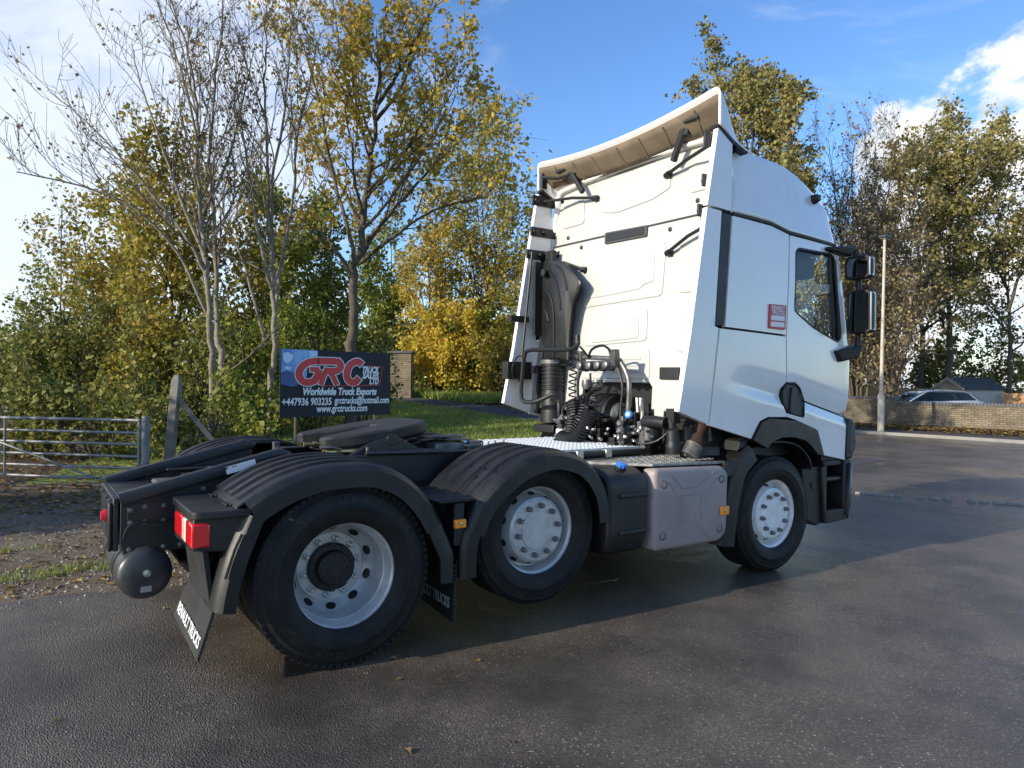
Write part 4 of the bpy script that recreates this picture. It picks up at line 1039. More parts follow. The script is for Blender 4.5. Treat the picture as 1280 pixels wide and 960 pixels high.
# cab floor, interior
b_ = MB(); b_.span((3.18, -1.12, 1.30), (4.95, 1.12, 1.36)); b_.span((3.40, -1.10, 3.0), (4.6, 1.10, 3.03)); part('cab_floor', b_, M['plastic_dk'])
b_ = MB(); b_.span((3.36, -1.08, 1.36), (3.42, 1.08, 3.0)); b_.span((3.42, -1.0, 1.36), (3.80, 1.0, 1.95)); part('cab_lining', b_, M['seat'])
for y in (-.62, .62):
    b_ = MB(); b_.span((3.92, y-.24, 1.62), (4.42, y+.24, 1.78)); b_.hexa([(3.88, y-.23, 1.75), (4.0, y-.23, 1.75), (4.0, y+.23, 1.75), (3.88, y+.23, 1.75), (3.76, y-.2, 2.42), (3.86, y-.2, 2.42), (3.86, y+.2, 2.42), (3.76, y+.2, 2.42)]); b_.span((3.74, y-.13, 2.42), (3.83, y+.13, 2.6)); b_.span((4.0, y-.18, 1.36), (4.3, y+.18, 1.62)); part('seat', b_, M['seat'], bevel=.03)
b_ = MB()
b_.tube([(4.62+.07*math.sin(a), -.62+.22*math.cos(a), 2.02+.20*math.sin(a)) for a in [k*math.pi/12 for k in range(25)]], .016, 8); b_.tube([(4.62, -.62, 2.02), (4.85, -.62, 1.82)], .03, 8); b_.span((4.60, -.80, 2.0), (4.64, -.44, 2.04)); part('steering_wheel', b_, M['plastic_dk'])
b_ = MB(); b_.prism([(4.70, 1.36), (4.98, 1.36), (5.0, 1.92), (4.86, 1.98), (4.74, 1.86)], 'y', -1.08, 1.08); part('dashboard', b_, M['plastic_dk'], bevel=.03)
b_ = MB(); b_.span((4.28, -1.02, 2.66), (4.78, 1.02, 2.86)); part('overhead_locker', b_, M['plastic_dk'], bevel=.02)
# ---- front: panel, windscreen, grille, bumper
def frontring(z, x0, w, r=.24, bow=.05):
    pts = []
    for k in range(9):
        a = k/8*math.pi/2; pts.append((x0-r+r*math.sin(a), -(w-r+r*math.cos(a)), z))
    mid = [(x0+bow*(1-(y/(w-r))**2), y, z) for y in (-(w-r)*.6, 0, (w-r)*.6)]
    return pts+mid+[(x, -y, z2) for x, y, z2 in pts[::-1]]
def frontshell(name, rows, m, th=.03, parent=None):
    b_ = MB(); b_.loft([frontring(*q) for q in rows], closed=False, caps=False); o = part(name, b_, M[m], parent, ang=50)
    s_ = o.modifiers.new('thickness', 'SOLIDIFY'); s_.thickness = th; s_.offset = -1; return o
frontshell('front_panel', [(1.33, 5.30, 1.12), (1.55, 5.29, 1.12), (1.86, 5.26, 1.12)], 'white')
frontshell('windscreen', [(1.88, 5.265, 1.13), (2.4, 5.17, 1.11), (2.93, 5.07, 1.06)], 'glass', .01).modifiers.clear()
for s in (-1, 1):
    b_ = MB(); b_.tube([(5.13, s*1.13, 1.86), (5.02, s*1.13, 2.45), (4.90, s*1.11, 2.96)], .028, 8); part('pillar', b_, M['plastic_dk'])
frontshell('sun_visor', [(2.94, 5.10, 1.08), (3.03, 5.08, 1.08)], 'plastic_dk', .02)
bp = frontshell('front_bumper', [(.34, 5.24, 1.18), (.45, 5.30, 1.20), (.88, 5.32, 1.20)], 'plastic')
frontshell('grille', [(.885, 5.30, 1.14), (1.325, 5.30, 1.14)], 'plastic_dk')
for s in (-1, 1):
    b_ = MB(); b_.prism([(5.04, .92), (5.17, .92), (5.22, 1.05), (5.19, 1.30), (5.08, 1.315), (5.06, 1.2)], 'y', s*1.02, s*1.185); h = part('headlamp', b_, M['plastic_dk'], bevel=.02)
    b_ = MB(); b_.prism([(5.09, .97), (5.195, .98), (5.23, 1.07), (5.20, 1.26), (5.12, 1.27)], 'y', s*1.0, s*1.19); part('headlamp_lens', b_, M['slot'], h, bevel=.015)
# step well ahead of the front wheel
for s in (-1, 1):
    b_ = MB()
    b_.prism([(4.40, .86), (4.655, .87), (4.70, .80), (4.715, .33), (4.62, .315), (4.44, .39)], 'y', s*.86, s*1.155)
    b_.prism([(4.655, .87), (4.735, .87), (4.735, .33), (4.70, .33)], 'y', s*.86, s*1.19)
    b_.prism([(4.735, .325), (5.08, .335), (5.08, .445), (4.735, .455)], 'y', s*.86, s*1.185)
    b_.prism([(5.02, .445), (5.12, .335), (5.13, .92), (5.03, .92)], 'y', s*.86, s*1.185)
    b_.span((4.735, s*.86, .44), (5.03, s*.90, .90)); b_.span((4.735, s*.86, .86), (5.03, s*1.16, .92))
    st = part('entry_step', b_, M['plastic'], bevel=.012)
    b_ = MB(); b_.tube([(4.735, s*1.13, .735), (5.03, s*1.13, .735)], .030, 10); b_.span((4.735, s*.90, .715), (5.03, s*1.12, .745)); part('step_bar', b_, M['plastic'], st)
    b_ = MB(); b_.lathe([(.035, 0), (.035, .008), (.02, .01), (0, .006)], (4.56, s*1.155, .70), (0, s, 0), 14); part('step_plug', b_, M['plastic_dk'], st)
    b_ = MB(); b_.span((4.70, s*1.0, .92), (5.1, s*1.15, 1.0)); part('sill', b_, M['plastic_dk'], st)
    # front wheel housing and its rear guard
    g = sweep(smoothpath([(3.17, .31), (3.215, .60), (3.285, .85), (3.375, 1.0), (3.53, 1.12)]), [(.72, 0), (1.19, 0), (1.235, .02), (1.245, .04), (1.247, .16), (1.235, .16), (1.23, .05), (1.18, .02), (.72, .015)], s, 'front_mudguard', M['plastic'])
    sweep(smoothpath([(3.30, .34), (3.36, .70), (3.46, .95), (3.62, 1.07), (3.9, 1.13), (4.25, 1.10), (4.45, .98), (4.52, .85)]), [(.60, 0), (1.18, 0), (1.18, .012), (.60, .012)], s, 'wheel_liner', M['plastic_dk'], g)
    b_ = MB(); b_.hexa([(2.97, s*1.02, 1.035), (3.40, s*1.02, 1.02), (3.40, s*1.035, 1.02), (2.97, s*1.035, 1.035), (3.10, s*.90, 1.27), (3.52, s*.93, 1.20), (3.52, s*.945, 1.20), (3.10, s*.915, 1.27)]); sp_ = part('splash_panel', b_, M['dust'], g, bevel=.004)
    b_ = MB(); b_.hexa([(3.42, s*1.0, 1.07), (3.52, s*1.0, 1.10), (3.52, s*1.2, 1.10), (3.42, s*1.2, 1.07), (3.46, s*1.0, 1.16), (3.60, s*1.0, 1.19), (3.60, s*1.2, 1.19), (3.46, s*1.2, 1.15)]); part('guard_bracket', b_, M['plastic_dk'], g, bevel=.008)
    yy = s*1.026; c_ = Vector((3.18, s*1.012, 1.10))
    b_ = MB(); b_.tube([c_+Vector((.030*math.cos(a), s*.006, .030*math.sin(a))) for a in [k*math.pi/8 for k in range(17)]], .004, 5); b_.tube([c_+Vector((-.018, s*.006, -.01)), c_+Vector((.018, s*.006, .012))], .004, 5); b_.tube([c_+Vector((0, s*.006, -.02)), c_+Vector((0, s*.006, .02))], .004, 5); part('moulded_mark', b_, M['plastic_dk'], g)
    # mirrors on their arm
    b_ = MB()
    def mirror(z0, z1, y0, y1, x):
        sec = rounded([(s*y0, z0), (s*y1, z0), (s*y1, z1), (s*y0, z1)], .05, 5)
        b_.loft([[(x, y, z) for y, z in sec], [(x+.02, y, z) for y, z in inset(sec, -.012)], [(x+.10, y, z) for y, z in inset(sec, .0)], [(x+.16, y, z) for y, z in inset(sec, .04)]])
    mirror(2.655, 2.865, 1.17, 1.415, 5.03); mirror(2.135, 2.535, 1.20, 1.43, 5.03)
    b_.tube([(5.10, s*1.24, 2.94), (5.12, s*1.26, 2.6), (5.12, s*1.26, 2.0)], .028, 10)
    mo = part('mirror', b_, M['plastic_dk'], ang=40)
    for z0, z1, y0, y1, split in ((2.675, 2.845, 1.19, 1.395, .62), (2.155, 2.515, 1.22, 1.41, 0)):
        b_ = MB(); sec = rounded([(s*y0, z0), (s*y1, z0), (s*y1, z1), (s*y0, z1)], .035, 4)
        b_.loft([[(5.024, y, z) for y, z in sec], [(5.029, y, z) for y, z in sec]]); part('mirror_glass', b_, M['mirror'], mo)
        b_ = MB(); b_.span((5.025, s*(y1+.018), z0), (5.11, s*(y1+.026), z1)); part('mirror_shell_edge', b_, M['silver'], mo, bevel=.003)
    b_ = MB(); b_.hexa([(4.68, s*1.13, 2.885), (5.04, s*1.16, 2.875), (5.04, s*1.24, 2.875), (4.68, s*1.22, 2.90), (4.68, s*1.13, 2.925), (5.08, s*1.16, 2.975), (5.08, s*1.27, 2.965), (4.68, s*1.22, 2.93)]); part('mirror_arm', b_, M['plastic_dk'], mo, bevel=.012)
    b_ = MB(); b_.hexa([(4.90, s*1.14, 1.84), (5.08, s*1.16, 1.88), (5.08, s*1.30, 1.90), (4.90, s*1.22, 1.86), (4.82, s*1.14, 1.95), (5.15, s*1.16, 2.03), (5.15, s*1.30, 2.02), (4.82, s*1.23, 1.96)]); part('mirror_foot', b_, M['plastic_dk'], mo, bevel=.015)
# sticker on the right-hand side panel
def onside(x, z, d=.0): return Vector((x, -(Yc(x, z)+d), z))
b_ = MB(); b_.prism([(3.765, 2.322), (3.995, 2.326), (3.983, 2.112), (3.753, 2.114)], 'y', -1.2525, -1.2335); st = part('sales_sticker', b_, M['stickred'])
b_ = MB(); b_.prism([(3.783, 2.228), (3.972, 2.230), (3.967, 2.187), (3.780, 2.185)], 'y', -1.2545, -1.253); b_.prism([(3.779, 2.172), (3.966, 2.174), (3.963, 2.131), (3.776, 2.13)], 'y', -1.2545, -1.253); part('sticker_box', b_, M['print'], st)
text('sticker_lettering', 'RENAULT', .05, M['print'], st, (3.878, -1.254, 2.293), (1, 0, .01), (.06, 0, 1), bold=.001, xs=.85, extr=.0008)
text('sticker_lettering', 'TRUCKS', .05, M['print'], st, (3.878, -1.254, 2.253), (1, 0, .01), (.06, 0, 1), bold=.001, xs=.95, extr=.0008)

# ---- fittings on the back of the cab
def W_(y, z, off=0): return Vector((xw(z)-off, y, z))
for s in (-1, 1):
    b_ = MB()
    for z, h, x0, x1 in ((3.61, .11, 2.99, 3.36), (3.27, .10, 2.97, 3.34), (3.02, .10, 2.92, 3.30)):
        b_.span((x0, s*1.175, z-h/2), (x1, s*1.198, z+h/2)); b_.span((x1-.03, s*1.06, z-h/2), (x1+.0, s*1.198, z+h/2))
        for q in (x0+.05, x0+.18): b_.lathe([(.032, 0), (.032, .02), (.016, .03), (0, .03)], (q, s*1.176, z), (0, -s, 0), 12)
        b_.cut()
    b_.span((3.13, s*1.20, 3.76), (3.20, s*1.215, 3.93)); b_.cut()
    b_.span((3.14, s*1.02, 2.80), (3.20, s*1.18, 3.06))
    part('fairing_bracket', b_, M['plastic_dk'], bevel=.006)
    b_ = MB()
    b_.tube([(3.12, s*1.15, 3.60), W_(s*.80, 3.585, .10), W_(s*.50, 3.53, .04)], .016, 8); b_.lathe([(.03, -.03), (.03, .03)], W_(s*.50, 3.53, .03), (-.3, s, .1), 8); b_.cut()
    b_.tube([(3.18, s*1.15, 2.98), W_(s*.85, 2.90, .08), W_(s*.585, 2.80, .04)], .016, 8); b_.lathe([(.03, -.03), (.03, .03)], W_(s*.59, 2.80, .03), (-.3, s, .1), 8)
    part('fairing_stay', b_, M['plastic_dk'])
    b_ = MB(); b_.box((3.21, s*.72, 3.76), (.045, .05, .36), Matrix.Rotation(s*-.55, 3, 'X')@Matrix.Rotation(-.12, 3, 'Y')); b_.span((3.14, s*.90-.08, 3.87), (3.36, s*.90+.08, 3.91)); b_.box((3.23, s*.78, 3.82), (.09, .10, .07))
    part('deflector_strut', b_, M['plastic_dk'], bevel=.006)
b_ = MB(); b_.span((3.2, -.09, 3.86), (3.30, .09, 3.93)); b_.tube([(3.22, -1.15, 3.90), (3.22, 0, 3.865), (3.22, .62, 3.83), (3.16, .95, 3.815), (3.10, 1.15, 3.86)], .018, 8); b_.tube([(3.30, -1.1, 3.80), (3.30, .9, 3.78)], .018, 8); part('deflector_rod', b_, M['plastic_dk'])
# left-hand rod and control box on the fairing's inside
b_ = MB(); b_.tube([(2.95, 1.12, 3.03), (2.80, 1.12, 1.64)], .014, 8); b_.span((2.70, 1.14, 2.275), (2.93, 1.19, 2.34)); part('linkage_rod', b_, M['plastic_dk'])
b_ = MB(); b_.span((2.62, 1.08, 1.665), (2.93, 1.19, 1.85)); b_.span((2.90, .95, 1.73), (3.2, 1.06, 1.81)); b_.tube(spline([(2.68, 1.07, 1.66), (2.66, 1.05, 1.80), (2.74, 1.05, 1.91), (2.84, 1.06, 1.86)], 6), .007, 6); part('control_box', b_, M['plastic_dk'], bevel=.008)
b_ = MB(); b_.tube(spline([(2.75, .10, 2.03), (2.75, .10, 1.99), (2.75, .20, 1.95), (2.75, .55, 1.955), (2.75, .88, 1.962), (2.75, .965, 1.90), (2.75, 1.0, 1.70), (2.75, 1.02, 1.52), (2.75, .97, 1.44), (2.78, .80, 1.44), (2.85, .60, 1.52)], 6), .022, 8); b_.lathe([(.026, -.03), (.026, .05)], (2.75, .10, 2.03), (0, 0, 1), 8); part('bent_pipe', b_, M['plastic_dk'])
# ribbed air intake standing at the left corner
prof = [(1.05, 2.945), (.72, 2.885), (.50, 2.715), (.40, 2.63), (.555, 2.425), (.60, 2.10), (.605, 1.80), (1.0, 1.80), (1.04, 2.0), (1.12, 2.15)]
b_ = MB(); b_.loft([[(3.06, y, z) for y, z in rounded(prof, .05, 4)], [(3.045, y, z) for y, z in rounded(inset(prof, .004), .05, 4)], [(3.035, y, z) for y, z in rounded(inset(prof, .02), .05, 4)]])
b_.loft([[(3.20, y+.17*(1-max(0, min(1, (y-.4)/.7))), z) for y, z in rounded(prof, .05, 4)], [(3.061, y, z) for y, z in rounded(prof, .05, 4)]])
io = part('air_intake', b_, M['dust'] if False else M['plastic'], ang=40)
b_ = MB()
for pts in ([(.985, 2.80), (.90, 2.77), (.80, 2.66), (.74, 2.48), (.735, 2.38)], [(.80, 2.85), (.72, 2.80), (.66, 2.70), (.625, 2.58)], [(1.0, 2.61), (.92, 2.56), (.86, 2.44), (.835, 2.20), (.84, 1.85)], [(1.01, 2.40), (.96, 2.36), (.93, 2.28)]):
    b_.tube([(3.03, y, z) for y, z in [(q.x, q.y) for q in spline([Vector(p) for p in pts], 5)]], .014, 6)
b_.span((2.95, 1.06, 2.14), (3.05, 1.10, 2.92)); b_.lathe([(.045, 0), (.04, .03), (0, .035)], (3.0, .96, 2.79), (-1, 0, 0), 7)
part('intake_groove', b_, M['plastic_dk'], io)
b_ = MB(); pr = []
for k in range(7): pr += [(.128, -.0-k*.04), (.128, -.016-k*.04), (.115, -.02-k*.04), (.115, -.036-k*.04)]
b_.lathe([(.135, .07), (.135, .0)]+pr+[(.125, -.30), (.13, -.60), (.10, -.61)], (3.05, .86, 1.82), (0, 0, 1), 28, caps=True); part('intake_bellows', b_, M['plastic_dk'], io, ang=25)
b_ = MB(); b_.lathe([(.139, -.01), (.139, .03)], (3.05, .86, 1.84), (0, 0, 1), 28, caps=False); part('hose_clip', b_, M['dksteel'], io)
b_ = MB(); b_.span((2.9, .66, 1.12), (3.2, 1.0, 1.2)); b_.span((2.95, .45, 1.08), (3.05, .72, 1.20)); part('intake_foot', b_, M['plastic_dk'], io, bevel=.01)
# coupling stand with air and electric sockets
b_ = MB(); X0 = 2.86
for pts in ([(.20, 1.08), (.24, 1.30), (.265, 1.60), (.235, 1.72), (.15, 1.84)], [(-.43, 1.06), (-.445, 1.30), (-.46, 1.60), (-.42, 1.73), (-.33, 1.84)]):
    b_.tube([(X0+.02, q.x, q.y) for q in spline([Vector(p) for p in pts], 5)], .024, 10)
b_.tube([(X0-.03, .13, 1.875), (X0-.03, -.32, 1.85)], .022, 10)
b_.span((X0-.02, -.35, 1.74), (X0+.03, .16, 1.83))
so_ = part('coupling_stand', b_, M['dksteel'])
b_ = MB()
for y in (.08, -.05, -.17, -.28):
    b_.lathe([(.048, -.03), (.048, .03), (.040, .04), (.040, .085), (.02, .095), (0, .095)], (X0-.03, y, 1.785), (-1, 0, .1), 14); b_.cut()
for y in (.14, -.33): b_.hexa([(X0-.05, y-.02, 1.78), (X0+.02, y-.02, 1.78), (X0+.02, y+.02, 1.78), (X0-.05, y+.02, 1.78), (X0-.08, y-.045, 1.93), (X0-.02, y-.045, 1.93), (X0-.02, y+.045, 1.93), (X0-.08, y+.045, 1.93)]); b_.cut()
part('socket', b_, M['dksteel'], so_, bevel=.004)
b_ = MB()
for y, z in ((.02, 1.66), (-.13, 1.66)): b_.lathe([(.045, 0), (.055, -.05), (.04, -.09)], (X0-.06, y, z), (0, .1, 1), 14); b_.cut()
part('plug', b_, M['dksteel'], so_)
def coil(path, rc, turns, r, n=9):
    P = spline([Vector(p) for p in path], 14); L_ = [0]
    for a, b in zip(P, P[1:]): L_.append(L_[-1]+(b-a).length)
    out = []; N = int(turns*n)
    for k in range(N+1):
        d = L_[-1]*k/N; i = 0
        while i < len(L_)-2 and L_[i+1] < d: i += 1
        t = (d-L_[i])/max(1e-6, L_[i+1]-L_[i]); p = P[i].lerp(P[i+1], t); tn = (P[i+1]-P[i]).normalized()
        a = Vector((0, 0, 1)).cross(tn)
        a = a.normalized() if a.length > .2 else Vector((0, 1, 0))
        a = (a-tn*a.dot(tn)).normalized()
        b = tn.cross(a); w = 2*math.pi*turns*k/N
        out.append(p+(a*math.cos(w)+b*math.sin(w))*rc)
    return out
b_ = MB()
b_.tube(coil([(2.74, .165, 1.93), (2.74, .15, 1.77), (2.74, .16, 1.60), (2.74, .15, 1.45)], .035, 8, .007), .0075, 5)
b_.tube(coil([(2.72, .14, 1.46), (2.72, .10, 1.30), (2.70, .10, 1.14)], .062, 13, .011), .0115, 5)
b_.tube(coil([(2.76, -.13, 1.62), (2.74, -.18, 1.50), (2.72, -.15, 1.38)], .05, 5, .008), .008, 5)
b_.tube(coil([(2.72, -.15, 1.40), (2.70, -.10, 1.28), (2.68, -.04, 1.16), (2.66, .08, 1.11), (2.66, .24, 1.105)], .066, 22, .011), .0115, 5)
b_.tube(coil([(2.74, -.05, 1.42), (2.70, -.03, 1.28), (2.68, .04, 1.17)], .055, 10, .010), .010, 5)
part('coiled_line', b_, M['plastic_dk'], so_)
b_ = MB()
b_.tube(spline([(2.78, .15, 1.95), (2.74, .10, 1.97), (2.72, .02, 1.96), (2.80, .0, 1.87)], 6), .010, 6)
b_.tube(spline([(2.80, .0, 1.87), (2.76, -.10, 1.94), (2.76, -.25, 1.965), (2.80, -.33, 1.90)], 6), .012, 6)
b_.tube(spline([(2.84, .02, 1.72), (2.82, .0, 1.58), (2.84, .06, 1.48), (2.86, .10, 1.40)], 6), .012, 6)
b_.tube(spline([(2.84, -.36, 1.76), (2.84, -.42, 1.60), (2.84, -.40, 1.40), (2.84, -.40, 1.10)], 6), .013, 6)
b_.tube(spline([(2.86, .64, 1.46), (2.80, .45, 1.44), (2.80, .42, 1.28), (2.9, .34, 1.18)], 6), .018, 6)
b_.tube(spline([(2.8, .28, 1.2), (2.78, .35, 1.38), (2.84, .1, 1.5)], 6), .012, 6)
part('air_hose', b_, M['plastic_dk'], so_)
b_ = MB()
for i in range(60):
    y = rng.uniform(-.55, .42); x = rng.uniform(2.74, 3.05); z = rng.uniform(1.06, 1.34)
    if rng.random() < .5: b_.box((x, y, z), (rng.uniform(.03, .1), rng.uniform(.03, .1), rng.uniform(.02, .1)))
    else: b_.lathe([(rng.uniform(.012, .04), -.04), (.03, .04)], (x, y, z), (rng.uniform(-1, 1), rng.uniform(-1, 1), rng.uniform(0, 1)), 8)
    b_.cut()
part('valve_cluster', b_, M['plastic_dk'], so_, bevel=.004)
b_ = MB()
for i in range(34):
    y = rng.uniform(-.75, .4); x = rng.uniform(2.66, 2.9); z = rng.uniform(1.08, 1.30)
    b_.lathe([(.013, -.012), (.013, .02), (.008, .022), (.008, .032)], (x, y, z), (-1, rng.uniform(-.5, .5), rng.uniform(-.2, .6)), 6); b_.cut()
part('brass_connector', b_, M['steel'], so_)
b_ = MB(); b_.span((2.70, .28, 1.13), (2.80, .36, 1.19)); part('white_connector', b_, M['print'], so_, bevel=.01)
# engine drum behind the opening in the wall
b_ = MB(); pr = [(.0, .36), (.19, .36)]
for k in range(8): pr += [(.205, .34-k*.055), (.205, .31-k*.055), (.195, .305-k*.055), (.195, .29-k*.055)]
pr += [(.19, -.12), (.10, -.13), (.08, -.19), (0, -.19)]
b_.lathe(pr, (3.12, .05, 1.33), (0, 1, 0), 28, caps=False); part('air_filter_drum', b_, M['plastic_dk'], ang=28)
b_ = MB(); b_.lathe([(.10, -.135), (.12, -.13), (.12, -.16), (.05, -.2), (0, -.2)], (3.12, .05, 1.33), (0, 1, 0), 20, caps=False); b_.cut(); b_.lathe([(.025, -.1), (.025, .14)], (3.08, -.42, 1.36), (0, .1, 1), 8); b_.cut(); b_.lathe([(.02, -.1), (.02, .14)], (3.10, -.35, 1.36), (0, .1, 1), 8); part('drum_cap', b_, M['steel'])
b_ = MB(); b_.span((3.25, -.47, 1.0), (3.32, .46, 1.66)); b_.span((3.2, -1.0, .98), (4.6, 1.0, 1.30)); part('engine_block', b_, M['plastic_dk'])
b_ = MB(); b_.lathe([(.035, 0), (.035, .03), (.022, .04), (0, .04)], (2.86, -.49, 1.35), (-1, -.4, .3), 10); part('blue_cap', b_, M['blue'])
b_ = MB()
for z in (1.10, 1.16, 1.22, 1.28): b_.lathe([(.03, 0), (.03, .05), (.018, .06), (0, .06)], (2.82, -.44, z), (-1, -.3, 0), 10)
b_.tube([(2.80, -.47, 1.05), (2.80, -.47, 1.34)], .018, 8); part('valve_stack', b_, M['dksteel'])
# right-hand side: reservoir, ducts and the exhaust
b_ = MB(); b_.lathe([(.0, 0), (.10, 0), (.10, .02), (.095, .03), (.095, .16), (.085, .18), (0, .18)], (2.95, -.66, 1.14), (0, 0, 1), 20); b_.tube([(2.88, -.66, 1.30), (2.86, -.78, 1.31), (2.88, -.90, 1.30)], .05, 12); part('oil_reservoir', b_, M['plastic_dk'], ang=40)
b_ = MB(); b_.tube(spline([(2.92, -.92, 1.34), (2.93, -.93, 1.24), (2.93, -.94, 1.14), (2.94, -.94, 1.05)], 5), [.035]*5+[.06]*6+[.07]*5, 14); b_.span((2.90, -.97, 1.30), (2.98, -.88, 1.42)); part('suspension_strut', b_, M['plastic_dk'], ang=40)
b_ = MB(); b_.tube([(3.05, -1.0, 1.04), (3.12, -1.0, 1.11), (3.20, -.98, 1.20), (3.24, -.96, 1.26)], [.09, .085, .05, .075], 16); part('exhaust_flange', b_, M['rust'])
b_ = MB(); pr = []
for k in range(6): pr += [(.085, k*.02), (.095, k*.02+.01)]
b_.lathe(pr, (3.02, -1.02, 1.02), (.6, 0, .75), 18); part('exhaust_bellows', b_, M['dksteel'])
b_ = MB(); b_.tube(spline([(3.0, -.80, 1.32), (3.1, -.9, 1.36), (3.25, -1.0, 1.30), (3.3, -1.0, 1.15)], 6), .028, 8)
b_.tube(spline([(2.84, -.55, 1.15), (2.80, -.70, 1.12), (2.82, -.85, 1.15), (2.86, -.93, 1.22)], 6), .006, 6); b_.hexa([(2.84, -.72, 1.0), (2.90, -.72, 1.0), (2.90, -.66, 1.0), (2.84, -.66, 1.0), (2.86, -.64, 1.30), (2.92, -.64, 1.30), (2.92, -.58, 1.30), (2.86, -.58, 1.30)]); part('cab_mount', b_, M['dksteel'])
# ================================================================= trees and shrubs
M['twig'] = mat('twig_bark', (.11, .085, .06), .9, var=.3)
M['bark_pale'] = mat('pale_bark', (.27, .225, .16), .9, base2=(.13, .105, .075), vscale=9, bump=.5, bscale=40)
M['bark_dark'] = mat('dark_bark', (.07, .054, .038), .9, base2=(.12, .095, .065), vscale=9, bump=.5, bscale=40)
M['bark_ivy'] = mat('mossy_bark', (.06, .06, .03), .9, base2=(.11, .09, .06), vscale=7, bump=.5, bscale=40)
LEAF = {
 'gold': islandmat('golden_leaves', [(0.560, 0.381, 0.066), (0.620, 0.470, 0.088), (0.403, 0.325, 0.066), (0.302, 0.302, 0.061), (0.515, 0.302, 0.066), (0.470, 0.414, 0.099)], .6, .42),
 'olive': islandmat('olive_leaves', [(0.302, 0.246, 0.039), (0.426, 0.336, 0.055), (0.190, 0.190, 0.033), (0.493, 0.381, 0.066), (0.235, 0.224, 0.039), (0.381, 0.269, 0.055)], .6, .4),
 'green': islandmat('green_leaves', [(0.119, 0.174, 0.031), (0.208, 0.261, 0.043), (0.307, 0.300, 0.052), (0.150, 0.203, 0.034), (0.404, 0.357, 0.068)], .6, .4),
 'dark': islandmat('dark_green_leaves', [(0.090, 0.116, 0.026), (0.150, 0.177, 0.040), (0.209, 0.207, 0.044), (0.280, 0.247, 0.056), (0.120, 0.151, 0.033)], .6, .3),
 'brown': islandmat('brown_leaves', [(0.314, 0.224, 0.121), (0.381, 0.280, 0.143), (0.224, 0.168, 0.099), (0.302, 0.269, 0.110), (0.403, 0.325, 0.165)], .7, .35),
 'orange': islandmat('orange_leaves', [(0.620, 0.494, 0.052), (0.620, 0.550, 0.068), (0.620, 0.338, 0.043), (0.561, 0.435, 0.068), (0.620, 0.550, 0.102)], .6, .42),
 'oak': islandmat('oak_leaves', [(0.224, 0.213, 0.061), (0.336, 0.280, 0.094), (0.168, 0.174, 0.050), (0.403, 0.314, 0.121), (0.269, 0.246, 0.077)], .7, .35),
}
